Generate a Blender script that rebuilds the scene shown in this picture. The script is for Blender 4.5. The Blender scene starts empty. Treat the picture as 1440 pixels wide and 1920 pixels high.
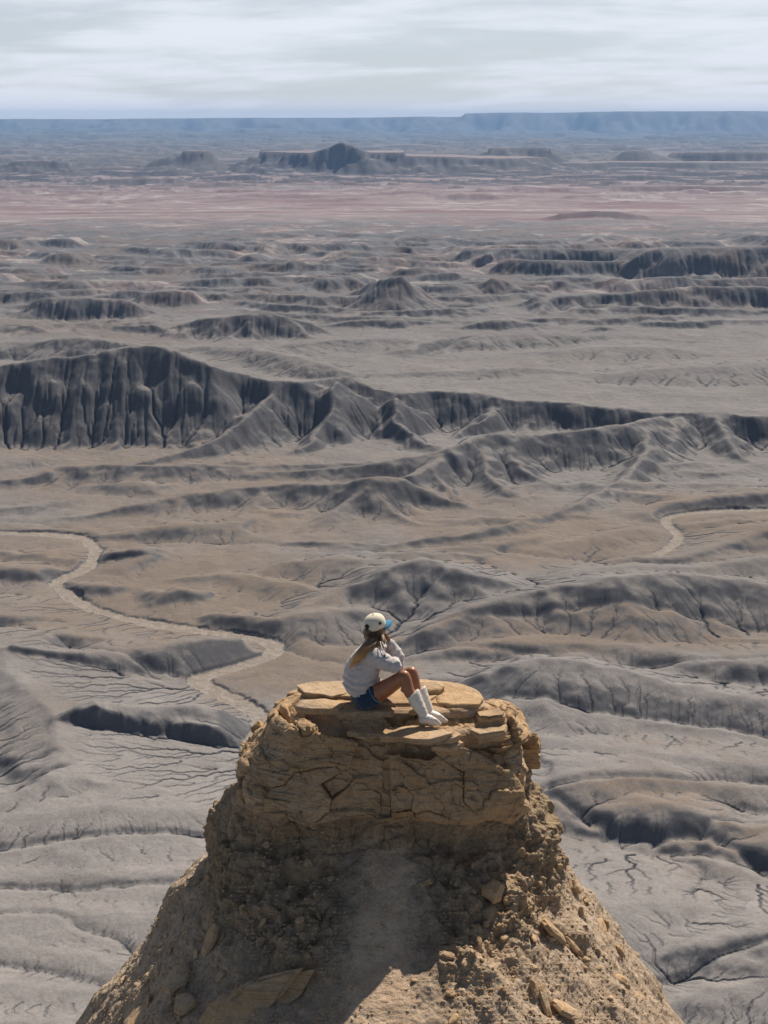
import bpy, math, random, time
import numpy as np
from mathutils import Vector, Matrix
T0 = time.time()
rnd = random.Random(7)
RNG = np.random.default_rng(11)
scene = bpy.context.scene
COL = scene.collection

# ------------------------------------------------------------------ camera frame
# the camera stands at the origin, 120 m above the valley floor, tilted down
H = 120.0
PITCH = math.radians(15.27)
CP, SP = math.cos(PITCH), math.sin(PITCH)
F = 2667.0

def ray(px, py):
    u = (px - 720.0) / F; v = (960.0 - py) / F
    return (u, CP + v * SP, -SP + v * CP)
def G(px, py, h=0.0):
    """point of the level h metres above the valley floor"""
    d = ray(px, py); t = (-H + h) / d[2]
    return (d[0] * t, d[1] * t)
def P(px, py, Y):
    """point on the vertical plane Y metres in front"""
    d = ray(px, py); t = Y / d[1]
    return Vector((d[0] * t, Y, d[2] * t))

# ------------------------------------------------------------------ numpy noise
U = np.uint32
def _hash(ix, iy, iz, seed):
    def u(v): return v.astype(U) if isinstance(v, np.ndarray) else U(v & 0xFFFFFFFF)
    with np.errstate(over='ignore'):
        n = u(ix) * U(374761393) + u(iy) * U(668265263) + u(iz) * U(1274126177) + U((seed * 974634777) & 0xFFFFFFFF)
        n = (n ^ (n >> U(13))) * U(1274126177)
    return n ^ (n >> U(16))
def chunked(fn):
    """run a point function on cache-sized pieces"""
    def g(p, *a, **k):
        if len(p) <= 24000: return fn(p, *a, **k)
        out = [fn(p[i:i + 24000], *a, **k) for i in range(0, len(p), 24000)]
        return tuple(np.concatenate(q) for q in zip(*out)) if isinstance(out[0], tuple) else np.concatenate(out)
    return g
def perlin2(x, y, seed=0):
    xi = np.floor(x).astype(np.int64); yi = np.floor(y).astype(np.int64)
    xf = (x - xi).astype(np.float32); yf = (y - yi).astype(np.float32)
    u = xf * xf * xf * (xf * (xf * 6 - 15) + 10); v = yf * yf * yf * (yf * (yf * 6 - 15) + 10)
    def g(dx, dy):
        a = (_hash(xi + dx, yi + dy, 0, seed) & 1023).astype(np.float32) * (2 * math.pi / 1024)
        return np.cos(a) * (xf - dx) + np.sin(a) * (yf - dy)
    n0 = g(0, 0) * (1 - u) + g(1, 0) * u
    n1 = g(0, 1) * (1 - u) + g(1, 1) * u
    return (n0 * (1 - v) + n1 * v) * 1.4
def fbm2(x, y, oct=4, seed=0, gain=0.5, ridged=False):
    s = 0; a = 1.0; tot = 0
    for k in range(oct):
        n = perlin2(x * 2 ** k + 17.3 * k, y * 2 ** k - 9.1 * k, seed + k)
        if ridged: n = 1 - 2 * np.abs(n)
        s = s + a * n; tot += a; a *= gain
    return s / tot
@chunked
def noise3(p, scale=1.0, seed=0):
    """value-gradient noise for (n,3) points"""
    q = (p * scale).astype(np.float32)
    i = np.floor(q).astype(np.int32); f = (q - i).astype(np.float32)
    w = f * f * f * (f * (f * 6 - 15) + 10)
    out = 0
    for dx in (0, 1):
        wx = w[:, 0] if dx else 1 - w[:, 0]
        for dy in (0, 1):
            wy = w[:, 1] if dy else 1 - w[:, 1]
            for dz in (0, 1):
                wz = w[:, 2] if dz else 1 - w[:, 2]
                h = _hash(i[:, 0] + dx, i[:, 1] + dy, i[:, 2] + dz, seed)
                k_ = np.float32(1 / 127.5); gx = (h & U(255)).astype(np.float32) * k_ - 1; gy = ((h >> U(8)) & U(255)).astype(np.float32) * k_ - 1; gz = ((h >> U(16)) & U(255)).astype(np.float32) * k_ - 1
                out = out + wx * wy * wz * (gx * (f[:, 0] - dx) + gy * (f[:, 1] - dy) + gz * (f[:, 2] - dz))
    return out * 1.2
def fbm3(p, scale=1.0, oct=4, seed=0, gain=0.5):
    s = 0; a = 1.0; t = 0
    for k in range(oct):
        s = s + a * noise3(p, scale * 2 ** k, seed + 31 * k); t += a; a *= gain
    return s / t
@chunked
def worley3(p, seed=0, jit=0.9, box=False):
    """returns F1, F2, random value of the nearest cell"""
    p = p.astype(np.float32); i = np.floor(p).astype(np.int32)
    n = len(p); f1 = np.full(n, 9.0, np.float32); f2 = f1.copy(); idv = np.zeros(n, np.float32)
    for dx in (-1, 0, 1):
        for dy in (-1, 0, 1):
            for dz in (-1, 0, 1):
                cx = i[:, 0] + dx; cy = i[:, 1] + dy; cz = i[:, 2] + dz
                h = _hash(cx, cy, cz, seed)
                j_ = np.float32(jit / 255); h_ = np.float32(.5 - .5 * jit); qx = cx + ((h & U(255)).astype(np.float32) * j_ + h_); qy = cy + (((h >> U(8)) & U(255)).astype(np.float32) * j_ + h_)
                qz = cz + (((h >> U(16)) & U(255)).astype(np.float32) * j_ + h_)
                if box: d = np.maximum(np.maximum(np.abs(qx - p[:, 0]), np.abs(qy - p[:, 1])), np.abs(qz - p[:, 2])).astype(np.float32)
                else: d = np.sqrt((qx - p[:, 0]) ** 2 + (qy - p[:, 1]) ** 2 + (qz - p[:, 2]) ** 2).astype(np.float32)
                v = (_hash(cx, cy, cz, seed + 99) & 1023).astype(np.float32) / 1023
                m = d < f1
                f2 = np.where(m, f1, np.minimum(f2, d)); idv = np.where(m, v, idv); f1 = np.where(m, d, f1)
    return f1, f2, idv
def sstep(x, a, b):
    t = np.clip((x - a) / (b - a), 0, 1); return t * t * (3 - 2 * t)

# ------------------------------------------------------------------ object helpers
def tag(o, label=None, cat=None, group=None, kind=None):
    if label: o['label'] = label
    if cat: o['category'] = cat
    if group: o['group'] = group
    if kind: o['kind'] = kind
    return o
def mesh_np(name, co, quads=None, tris=None, mat=None, parent=None, smooth=True):
    me = bpy.data.meshes.new(name)
    co = np.asarray(co, np.float32)
    me.vertices.add(len(co)); me.vertices.foreach_set('co', co.ravel())
    nq = 0 if quads is None else len(quads); nt = 0 if tris is None else len(tris)
    loops = []; starts = []
    if nq: loops.append(np.asarray(quads, np.int32).ravel()); starts.append(np.arange(nq, dtype=np.int32) * 4)
    if nt: loops.append(np.asarray(tris, np.int32).ravel()); starts.append(nq * 4 + np.arange(nt, dtype=np.int32) * 3)
    lv = np.concatenate(loops); ls = np.concatenate(starts)
    me.loops.add(len(lv)); me.loops.foreach_set('vertex_index', lv)
    me.polygons.add(nq + nt); me.polygons.foreach_set('loop_start', ls)
    me.polygons.foreach_set('use_smooth', np.full(nq + nt, smooth))
    me.update(calc_edges=True)
    if mat: me.materials.append(mat)
    o = bpy.data.objects.new(name, me); COL.objects.link(o)
    if parent: o.parent = parent
    return o
def attr(o, name, vals):
    a = o.data.attributes.new(name, 'FLOAT', 'POINT'); a.data.foreach_set('value', np.asarray(vals, np.float32).ravel())
def grid_quads(nr, nc, wrap=False):
    i = np.arange(nr - 1)[:, None] * nc; j = np.arange(nc if wrap else nc - 1)[None, :]
    j2 = (j + 1) % nc
    return np.stack([i + j, i + j2, i + nc + j2, i + nc + j], -1).reshape(-1, 4)

class NT:
    """tiny node-tree helper"""
    def __init__(self, mat):
        self.t = mat.node_tree; self.n = self.t.nodes; self.l = self.t.links; self.n.clear()
    def node(self, typ, ins=None, **kw):
        nd = self.n.new(typ)
        for k, v in kw.items(): setattr(nd, k, v)
        for k, v in (ins or {}).items():
            s = nd.inputs[k]
            if isinstance(v, bpy.types.NodeSocket): self.l.new(v, s)
            else: s.default_value = v
        return nd
    def math(self, op, a, b=0.0, c=0.0):
        return self.node('ShaderNodeMath', {0: a, 1: b, 2: c}, operation=op).outputs[0]
    def mix(self, f, a, b, mode='MIX'):
        nd = self.node('ShaderNodeMix', data_type='RGBA', blend_type=mode, clamp_factor=True)
        for k, v in ((0, f), (6, a), (7, b)):
            if isinstance(v, bpy.types.NodeSocket): self.l.new(v, nd.inputs[k])
            else: nd.inputs[k].default_value = (*v, 1) if isinstance(v, tuple) and len(v) == 3 else v
        return nd.outputs[2]
    def map(self, v, a, b, c=0.0, d=1.0, smooth=False):
        nd = self.node('ShaderNodeMapRange', {0: v, 1: a, 2: b, 3: c, 4: d})
        if smooth: nd.interpolation_type = 'SMOOTHSTEP'
        return nd.outputs[0]
    def noise(self, vec, scale, detail=4, rough=0.55, dist=0.0):
        nd = self.node('ShaderNodeTexNoise', {'Scale': scale, 'Detail': detail, 'Roughness': rough, 'Distortion': dist})
        if vec is not None: self.l.new(vec, nd.inputs['Vector'])
        return nd.outputs['Fac']
    def attr(self, name):
        return self.node('ShaderNodeAttribute', attribute_name=name).outputs['Fac']
    def out(self, color, rough=0.9, normal=None, **kw):
        b = self.node('ShaderNodeBsdfPrincipled')
        for k, v in (('Base Color', color), ('Roughness', rough), ('Normal', normal)):
            if v is None: continue
            if isinstance(v, bpy.types.NodeSocket): self.l.new(v, b.inputs[k])
            else: b.inputs[k].default_value = (*v, 1) if isinstance(v, tuple) and len(v) == 3 else v
        for k, v in kw.items():
            s = b.inputs[k.replace('_', ' ')]
            if isinstance(v, bpy.types.NodeSocket): self.l.new(v, s)
            else: s.default_value = v
        self.node('ShaderNodeOutputMaterial', {'Surface': b.outputs[0]})
        return b
def mat(name):
    m = bpy.data.materials.new(name); m.use_nodes = True; return m, NT(m)
# ================================================================== TERRAIN
# log-polar sheet: every cell is square, and grows with the distance, so the far
# badlands cost no more than the near ones.  Coordinates: A = azimuth, L = ln(r)
DT = 0.0009
TH0, TH1 = -0.37, 0.37
R0, R1 = 150.0, 1750.0
NC = int((TH1 - TH0) / DT); NC -= NC % 4
NR = int(math.log(R1 / R0) / DT); NR -= NR % 4

def polar(nr, nc, k):
    d = DT * k
    a = TH0 + (np.arange(nc) + .5) * d; l = math.log(R0) + (np.arange(nr) + .5) * d
    A, L = np.meshgrid(a.astype(np.float32), l.astype(np.float32))
    return A, L

# ridge: image polyline of (px, py, height above valley floor); kf / kb = run per rise in front / behind;
# a = roundness of the crest (1 sharp), p = concavity of the foot
RIDGES = []
def ridge(pts, kf=1.6, kb=3.0, a=1.1, p=1.3, f=0.0, w0=0.0):
    if f and max(q[1] for q in pts) < 625: pts = [(x, y, f + (h - f) * .62) for x, y, h in pts]; kf *= .74
    if p >= 1.1 and a > 1.2 and kf > 1.7: a = 1 + (a - 1) * .35; p += .65; kf *= 1.45; kb *= 1.3
    if kf > 1.7: kf *= .85
    if not f and min(q[1] for q in pts) > 1030: pts = [(x, y, h * 1.32) for x, y, h in pts]
    if p < 1.1 and a > 1.45: a = 1.35
    RIDGES.append((pts, kf, kb, a, p, f, w0))
UP = 10.0      # level of the upper plain
# --- the great scarp, left part high, right part the edge of the upper plain
SCARP = [(-500, 700, 26), (-200, 700, 27), (0, 683, 28.4), (90, 668, 31), (170, 661, 32), (235, 648, 34.5), (275, 643, 35.3), (330, 655, 33.2),
         (390, 682, 28), (450, 700, 23.2), (520, 712, 21.4), (575, 713, 21), (640, 703, 19.8), (690, 724, 16.5), (740, 733, 15),
         (850, 731, 14.5), (925, 739, 13), (960, 748, 12), (1060, 752, 11.5), (1150, 762, 10.6), (1230, 772, 10.6), (1290, 770, 11.5), (1360, 772, 12), (1440, 778, 12), (1600, 790, 12), (1900, 800, 12)]
ridge(SCARP, 1.2, 2.6, 1.0, 1.0)
# spurs of the scarp (run down towards the camera)
def spur(pts, k=1.5, a=1.0, p=1.15, **kw): ridge(pts, k, k, a, p, **kw)
def ang(py): return PITCH - math.atan((960 - py) / F)          # angle below the horizon
def PYr(r, h): return 960 - F * math.tan(PITCH - math.atan((H - h) / r))
def S(px, py, r): return (px, py, H - r * math.tan(ang(py)))
def rib(px, dx, hs): return [(px + dx * k, PYr(523 + 1.2 * h - pr, h), h) for k, (h, pr) in enumerate(hs)]
for q in [rib(px, dx, ((hh, 1), (hh * .55, 6), (hh * .25, 12), (.8, 26))) for px, dx, hh in ((-75, -10, 4.5), (5, -16, 4), (128, -18, 5), (215, -22, 5), (318, 8, 4), (372, -6, 5))]:
    spur(q, 1.0)
for q in ([S(540, 715, 566), S(490, 747, 549), S(440, 790, 531), S(400, 818, 519), S(330, 846, 507), S(260, 862, 498)], [S(632, 709, 562), S(625, 760, 547), S(600, 800, 533), S(560, 838, 518)],
          [S(742, 737, 560), S(745, 780, 545), S(770, 815, 530), S(830, 840, 516)],
          [(940, 744, 11.5), (905, 777, 8), (870, 802, 5), (830, 825, 2)],
          [(1010, 760, 8.5), (985, 785, 5), (975, 808, 3)],
          [(1080, 765, 8.5), (1060, 785, 5.5), (1050, 800, 3)]):
    spur(q, 1.3)

# second rib: from the scarp at right, running back left, in front of the hollow
ridge([(1240, 776, 11.5), (1190, 788, 13.5), (1120, 800, 13), (1040, 808, 12.2), (1000, 812, 12), (960, 812, 13), (925, 808, 14), (880, 820, 13),
       (840, 838, 11.5), (800, 850, 9), (720, 862, 7), (640, 872, 5.5), (560, 878, 4.6), (480, 884, 3.5), (400, 882, 3.5)], 1.45, 1.5, 1.1, 1.1)
for q in ([(1215, 782, 12.5), (1215, 830, 8.5), (1195, 870, 6), (1150, 905, 4.6), (1080, 940, 4), (1000, 968, 3.8), (900, 990, 3.6), (800, 1005, 3), (700, 1015, 2.6), (600, 1012, 2.4), (500, 1010, 1.5)],
          [(1345, 776, 11), (1365, 820, 7), (1400, 860, 3), (1440, 880, 1)], [(1280, 780, 10.5), (1262, 830, 5.5), (1275, 880, 1.5)],
          [(1130, 800, 11.5), (1105, 840, 6), (1080, 870, 2)], [(1045, 808, 11), (1030, 850, 5), (1030, 880, 1)],
          [(935, 812, 12.5), (960, 850, 8), (1000, 890, 4.5), (1060, 915, 2)], [(905, 815, 12.5), (915, 880, 6.5), (950, 920, 4), (985, 940, 1.5)],
          [(850, 838, 10.5), (800, 870, 8), (770, 890, 6.5)], [(790, 860, 7.5), (830, 900, 5), (870, 935, 3), (880, 960, 1)],
          [(1500, 790, 11), (1520, 860, 5), (1560, 900, 1)]):
    spur(q, 1.6, 1.1, 1.2)
# conical hill left of centre and its ribs
ridge([(700, 893, 10.5), (660, 905, 8.5), (600, 905, 7.2), (520, 905, 6.6), (440, 912, 6), (340, 925, 5.4), (260, 942, 4.6), (180, 958, 3), (80, 975, 1.6), (0, 978, 1)], 1.9, 2.4, 1.25, 1.15)
ridge([(700, 893, 10.5), (760, 900, 9), (800, 915, 6), (850, 940, 3.5)], 1.9, 2.4, 1.2, 1.15)
for q in ([(700, 895, 9.5), (720, 940, 5), (770, 975, 2.5), (840, 985, 1.2)], [(690, 895, 9.5), (650, 940, 5), (590, 980, 2.5), (520, 1000, 1)],
          [(500, 908, 5.8), (470, 950, 3), (420, 985, 1.5)], [(350, 925, 4.8), (330, 960, 2.4), (240, 995, 1.4)]):
    spur(q, 2.2, 1.3, 1.2)
ridge([(-120, 905, 3), (20, 895, 4), (120, 872, 6.4), (200, 868, 7), (290, 870, 6.8), (380, 868, 6.2), (460, 872, 5), (560, 868, 4), (700, 862, 3)], 2.0, 2.6, 1.3, 1.2)
for q in ([(150, 870, 5.6), (110, 905, 3), (40, 930, 1)], [(300, 870, 5.8), (230, 905, 3), (190, 930, 1)], [(420, 870, 4.8), (370, 905, 2), (330, 915, 1)]):
    spur(q, 2.4, 1.3, 1.2)
ridge([(-200, 965, 2.5), (60, 945, 3.2), (140, 935, 2.5), (200, 925, 1)], 2.4, 4, 1.5, 1.2)
ridge([(-100, 960, 1), (40, 990, 1.4), (200, 1000, 2.6), (330, 985, 3.6), (420, 985, 3.2), (520, 960, 2)], 2.2, 5, 1.6, 1.0)
ridge([(560, 1040, 1.2), (740, 1035, 2.6), (900, 1020, 2.6), (1010, 1005, 2.2)], 2.2, 4, 1.5, 1.0)
# right basin: terraces around the right wash
ridge([(1240, 962, 3.2), (1290, 948, 4.4), (1350, 938, 4.6), (1440, 925, 5), (1600, 915, 5)], 1.4, 5, 1.4, 0.8)
ridge([(1100, 1060, 1.2), (1180, 1040, 2.2), (1260, 1030, 3.2), (1350, 1000, 4.6), (1440, 985, 5.2), (1600, 965, 5)], 2.2, 3.5, 1.5, 1.0)
ridge([(1290, 985, 2.2), (1360, 975, 2.6), (1440, 972, 2.6), (1600, 965, 2.6)], 2.5, 4, 1.6, 1.0)
ridge([(1060, 1015, 2.0), (1140, 1000, 2.6), (1200, 985, 2.4)], 5, 3, 1.6, 1.0)
# middle hills behind the person
ridge([(470, 1075, 1.5), (560, 1050, 3.2), (640, 1043, 4.4), (720, 1052, 3.6), (780, 1070, 2)], 4.0, 3.5, 1.6, 1.1)
ridge([(620, 1112, 3), (680, 1085, 6), (740, 1058, 8.2), (790, 1046, 8.8), (850, 1060, 8.4), (900, 1078, 7), (960, 1090, 5), (1030, 1108, 3)], 2.3, 3.0, 1.35, 1.2)
for q in ([(730, 1062, 6.5), (660, 1095, 4.5), (560, 1140, 3), (430, 1160, 1)], [(850, 1065, 7.2), (810, 1115, 3.8), (760, 1150, 2), (700, 1180, 1)]):
    spur(q, 3.2, 1.5, 1.2)
ridge([(310, 1085, 1), (420, 1075, 2), (520, 1090, 2.4), (620, 1110, 2)], 3, 4, 1.6, 1.1)
ridge([(380, 1150, .6), (480, 1165, 2.2), (560, 1150, 3.4), (660, 1140, 3.4), (740, 1150, 2)], 3.0, 4.5, 1.7, 1.1)
ridge([(690, 1215, 1), (800, 1170, 4), (900, 1130, 6), (1000, 1108, 7), (1080, 1092, 8.5), (1160, 1078, 9.8), (1250, 1072, 9.4), (1330, 1078, 8.5), (1440, 1090, 7.5), (1600, 1090, 7)], 2.6, 3.4, 1.3, 1.2)
for q in ([(1160, 1082, 8.6), (1120, 1130, 4.5), (1080, 1175, 1.5)], [(1180, 1082, 8.6), (1240, 1130, 5.5), (1340, 1160, 2.5), (1400, 1185, 1)], [(1000, 1112, 6), (960, 1150, 3.5), (900, 1180, 1.5)],
          [(1400, 1090, 6.5), (1440, 1130, 3.5), (1480, 1170, 1)]):
    spur(q, 2.8, 1.35, 1.15)
ridge([(1030, 1095, 3), (1100, 1068, 3.6), (1200, 1058, 3.6), (1300, 1062, 3), (1440, 1045, 3.5), (1600, 1035, 3.5)], 3, 4, 1.6, 1.1)
ridge([(760, 1228, .8), (860, 1208, 2.4), (960, 1200, 3), (1080, 1205, 3), (1200, 1215, 3.2), (1320, 1232, 3.4), (1440, 1235, 3.6), (1600, 1235, 3.6)], 1.8, 5, 1.6, 0.9)
ridge([(820, 1290, 1.5), (900, 1262, 4.5), (960, 1243, 6.6), (1020, 1234, 7.6), (1090, 1238, 7.2), (1180, 1258, 6.2), (1270, 1282, 5.4), (1360, 1300, 5), (1440, 1308, 4.8), (1600, 1320, 4.5)], 3.6, 3.4, 1.35, 1.25)
ridge([(900, 1400, 1), (1000, 1385, 2.2), (1150, 1400, 3), (1300, 1420, 3.4), (1500, 1440, 3.4)], 3.4, 6, 1.7, 1.1)
ridge([(960, 1475, 2.6), (1040, 1462, 4), (1120, 1450, 4.2), (1220, 1448, 4), (1330, 1462, 3.4), (1440, 1475, 3), (1600, 1480, 3)], 2.4, 5, 1.7, 0.95)
ridge([(1040, 1518, .6), (1110, 1508, 2.6), (1200, 1503, 3.8), (1280, 1510, 4.2), (1340, 1530, 3.8), (1400, 1545, 3.2), (1500, 1550, 3)], 1.9, 3, 1.7, 0.9)
ridge([(1320, 1582, 1.2), (1370, 1572, 2.6), (1440, 1572, 3.2), (1550, 1572, 3.4)], 1.7, 3, 1.6, 0.9)
ridge([(1260, 1600, 1), (1340, 1608, 2), (1420, 1640, 2), (1500, 1700, 2)], 4, 2, 1.6, 1.0)
ridge([(1000, 1740, 2.5), (1130, 1700, 3.2), (1260, 1690, 2.6), (1380, 1710, 2)], 6, 6, 1.7, 1.0)
ridge([(1180, 1800, 1), (1300, 1765, 3), (1440, 1745, 4.6), (1600, 1730, 5)], 3.4, 4.5, 1.6, 1.1)
ridge([(1240, 1880, 1), (1340, 1850, 2.2), (1500, 1830, 3)], 4, 4, 1.6, 1.1)
# near-left ridge with its pale crest trail and the side lobes
ridge([(-120, 1175, 6), (0, 1190, 6.2), (60, 1228, 6.6), (150, 1262, 7), (175, 1310, 6.8), (180, 1350, 6.6), (205, 1385, 6.6), (150, 1415, 6), (90, 1450, 5), (30, 1490, 4), (-60, 1530, 3)], 3.4, 2.6, 1.3, 1.15)
for q in ([(20, 1185, 5), (120, 1172, 3.8), (230, 1185, 3.2), (330, 1195, 1.6)], [(60, 1225, 5.6), (160, 1225, 4.4), (250, 1215, 4.2), (380, 1198, 4.2), (460, 1212, 3.8), (500, 1226, 1.8)]):
    ridge(q, 1.9, 3.6, 1.6, 0.9)
for q in ([(175, 1290, 6), (250, 1300, 4.6), (330, 1295, 3.6), (400, 1300, 2)], [(185, 1325, 6), (270, 1325, 5.2), (360, 1322, 4.8), (430, 1330, 3.6), (470, 1350, 1.8)],
          [(205, 1378, 6), (290, 1372, 5.4), (370, 1368, 4.8), (450, 1375, 3.8), (520, 1395, 3)], [(130, 1425, 5), (240, 1435, 3.4), (330, 1450, 1.5)]):
    ridge(q, 1.75, 3.0, 1.6, 0.9)
ridge([(-100, 1120, 3), (20, 1135, 4), (110, 1130, 3.6), (190, 1150, 1.4)], 2.2, 4, 1.6, 1.0)
ridge([(-100, 1060, 3), (40, 1062, 3), (120, 1075, 2)], 2.0, 4, 1.6, 1.0)
ridge([(-150, 1530, 3.2), (0, 1490, 3.8), (130, 1500, 3.4), (240, 1480, 3.4), (330, 1465, 2.6), (450, 1455, 2.4), (540, 1450, 2)], 6, 3, 1.7, 1.1)
ridge([(-100, 1560, 2.6), (100, 1518, 3.8), (200, 1508, 4.0), (290, 1520, 3.4), (380, 1500, 2.8), (480, 1490, 2.4)], 7, 5, 1.2, 1.0)
ridge([(-60, 1650, 2.6), (120, 1635, 2.2), (260, 1638, 2.4), (400, 1630, 2.4)], 7, 5, 1.2, 1.0)
ridge([(-60, 1725, 2.4), (100, 1712, 2.6), (260, 1715, 2.2), (380, 1730, 2)], 9, 5, 1.2, 1.0)
ridge([(-60, 1770, 2.6), (60, 1778, 2.2), (180, 1800, 2), (300, 1830, 1.4)], 8, 5, 1.2, 1.0)
ridge([(-60, 1840, 2.4), (120, 1850, 2), (260, 1872, 1.7)], 8, 5, 1.2, 1.0)
ridge([(-60, 1905, 2.4), (120, 1925, 3), (260, 1950, 2.6)], 5, 4, 1.6, 1.1)
# low rounded swells all over the basin
def swells(n, y0, y1, h0, h1, seed, kf=2.0):
    g = random.Random(seed)
    for i in range(n):
        y = g.uniform(y0, y1); x = g.uniform(-150, 1590); s = g.uniform(140, 420); h = g.uniform(h0, h1); sl = g.uniform(-.10, .06); m = 6; pts = []
        for k in range(m + 1):
            t = k / m; pts.append((x + s * (t - .5), y + sl * s * (t - .5) + g.uniform(-5, 5), .6 + h * math.sin(math.pi * t) ** .7 * g.uniform(.8, 1)))
        RIDGES.append((pts, kf * g.uniform(.8, 1.3), 3.6, 1.25, 1.15, 0.0, 0.0))
        for k in (2, 4):
            x0, y0_, hh = pts[k]; dx = g.uniform(-40, 40)
            RIDGES.append(([(x0, y0_ + 2, hh * .85), (x0 + dx * .5, y0_ + 16, hh * .5), (x0 + dx, y0_ + 34, .4)], 2.6, 2.6, 1.3, 1.2, 0.0, 0.0))
swells(16, 860, 980, 1.8, 4.2, 31); swells(16, 1020, 1180, 2.2, 4.6, 32); swells(9, 1195, 1330, 1.6, 3.4, 33, 2.6); swells(7, 1380, 1900, 1.2, 2.2, 34, 5)
# --- upper plain
ridge([(700, 700, UP + 1), (840, 694, UP + 2.6), (960, 688, UP + 2.4), (1080, 696, UP + 1.4)], 3, 6, 1.6, 1.1, UP)
ridge([(1130, 700, UP + 2), (1230, 690, UP + 4), (1360, 684, UP + 5), (1500, 676, UP + 5)], 5, 7, 1.5, 1.1, UP)
ridge([(980, 662, UP + 1), (1120, 650, UP + 4), (1220, 648, UP + 4), (1330, 662, UP + 1.5)], 6, 9, 1.6, 1.1, UP)
ridge([(770, 652, UP + 3), (830, 634, UP + 5), (930, 625, UP + 6), (1040, 622, UP + 5), (1160, 628, UP + 2)], 3.5, 5, 1.6, 1.0, UP)
ridge([(380, 648, UP + 3), (470, 652, UP + 5), (530, 662, UP + 6), (600, 680, UP + 5), (660, 698, UP + 2)], 3, 4, 1.6, 1.0, UP)
ridge([(-150, 645, UP + 5), (0, 641, UP + 7), (60, 640, UP + 7), (150, 630, UP + 10), (220, 640, UP + 8), (300, 655, UP + 4)], 2.5, 4, 1.6, 1.0, UP)
ridge([(480, 650, UP + 5), (620, 636, UP + 4), (740, 632, UP + 4), (800, 640, UP + 2)], 3.5, 5, 1.5, 1.1, UP)
# big ridge with ribs, centre left
ridge([S(x, y, 768) for x, y in ((270, 628), (330, 606), (390, 593), (440, 588), (490, 581), (530, 590), (570, 600), (612, 618))], 1.5, 2.2, 1.0, 1.1)
for q in ([S(350, 606, 766), S(335, 622, 754), S(325, 640, 744)], [S(420, 594, 766), S(400, 615, 754), S(380, 640, 743)], [S(490, 585, 766), S(455, 612, 755), S(400, 641, 743)],
          [S(545, 597, 766), S(560, 615, 756), S(590, 632, 748)], [S(460, 590, 766), S(475, 615, 754), S(470, 636, 745)]):
    spur(q, 1.3, 1.0, 1.1)
def rr(n, y0, y1, h0, h1, seed, xs=(-250, 1690), kf=1.5, kb=3.0):
    g = random.Random(seed)
    for i in range(n):
        y = g.uniform(y0, y1); x = g.uniform(*xs); s = 70 + 420 * g.random() ** 1.5; h = g.uniform(h0, h1)
        m = max(4, int(s / 25)); pts = []; yy = y; sl = g.uniform(-.07, .07)
        for k in range(m + 1):
            t = k / m; e = math.sin(math.pi * t) ** .6
            yy = y + sl * s * (t - .5) + g.uniform(-2, 2)
            pts.append((x + s * (t - .5), yy, UP + 1 + h * (e * g.uniform(.75, 1))))
        ridge(pts, kf * g.uniform(.8, 1.3), kb * g.uniform(.7, 1.3), 1.15, 1.15, UP)
        for k in range(1, m, 2):                            # ribs towards the camera
            x0, y0_, hh = pts[k]; dx = g.uniform(-25, 25)
            spur([(x0, y0_ + 1, UP + (hh - UP) * .85), (x0 + dx * .5, y0_ + 9, UP + (hh - UP) * .4), (x0 + dx, y0_ + 18, UP + .5)], 1.7, 1.1, 1.15, f=UP)
# right-hand scarps, from near to far
ridge([(960, 570, UP + 3), (1050, 553, UP + 12), (1150, 548, UP + 15), (1240, 540, UP + 18), (1330, 535, UP + 20), (1440, 535, UP + 20), (1600, 530, UP + 20)], 1.7, 3, 1.15, 1.1, UP)
for x in (1010, 1075, 1140, 1195, 1265, 1335, 1400, 1465):
    spur([(x, 552 - (x - 1010) * .035, UP + 13), (x + 8, 570 - (x - 1010) * .03, UP + 7), (x - 8, 595 - (x - 1010) * .02, UP + 1)], 2.0, 1.1, 1.2, f=UP)
ridge([(980, 530, UP + 4), (1010, 523, UP + 12), (1055, 522, UP + 13), (1075, 532, UP + 5)], 1.5, 2, 1.2, 1, UP)
ridge([(1090, 530, UP + 4), (1140, 520, UP + 14), (1180, 523, UP + 13), (1280, 515, UP + 17), (1310, 522, UP + 12), (1440, 518, UP + 12), (1600, 515, UP + 12)], 1.6, 3, 1.2, 1.1, UP)
ridge([(880, 545, UP + 3), (905, 528, UP + 12), (928, 516, UP + 19), (950, 530, UP + 11), (1000, 548, UP + 5)], 2.0, 2.4, 1.05, 1.2, UP)
ridge([(660, 545, UP + 6), (690, 530, UP + 18), (720, 519, UP + 30), (742, 512, UP + 36), (765, 526, UP + 26), (785, 540, UP + 14)], 1.6, 2.0, 1.0, 1.15, UP)
spur([(742, 515, UP + 34), (715, 540, UP + 18), (680, 562, UP + 4)], 1.7, 1.0, 1.2, f=UP)
spur([(742, 515, UP + 34), (770, 545, UP + 14), (800, 556, UP + 3)], 1.7, 1.0, 1.2, f=UP)
ridge([(920, 500, UP + 6), (955, 484, UP + 18), (1010, 486, UP + 19), (1090, 488, UP + 18), (1150, 487, UP + 18), (1230, 485, UP + 16), (1300, 482, UP + 16)], 1.5, 3.5, 1.2, 1, UP)
ridge([(850, 474, UP + 10), (880, 466, UP + 22), (940, 464, UP + 25), (1050, 465, UP + 24), (1170, 467, UP + 24), (1230, 463, UP + 34), (1320, 464, UP + 34), (1440, 461, UP + 36), (1650, 460, UP + 36)], 1.7, 4, 1.2, 1, UP)
for x in (915, 985, 1060, 1130, 1195, 1260, 1330, 1395, 1460):
    spur([(x, 467, UP + 24), (x + 6, 485, UP + 12), (x, 505, UP + 2)], 1.8, 1.1, 1.2, f=UP)
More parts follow.
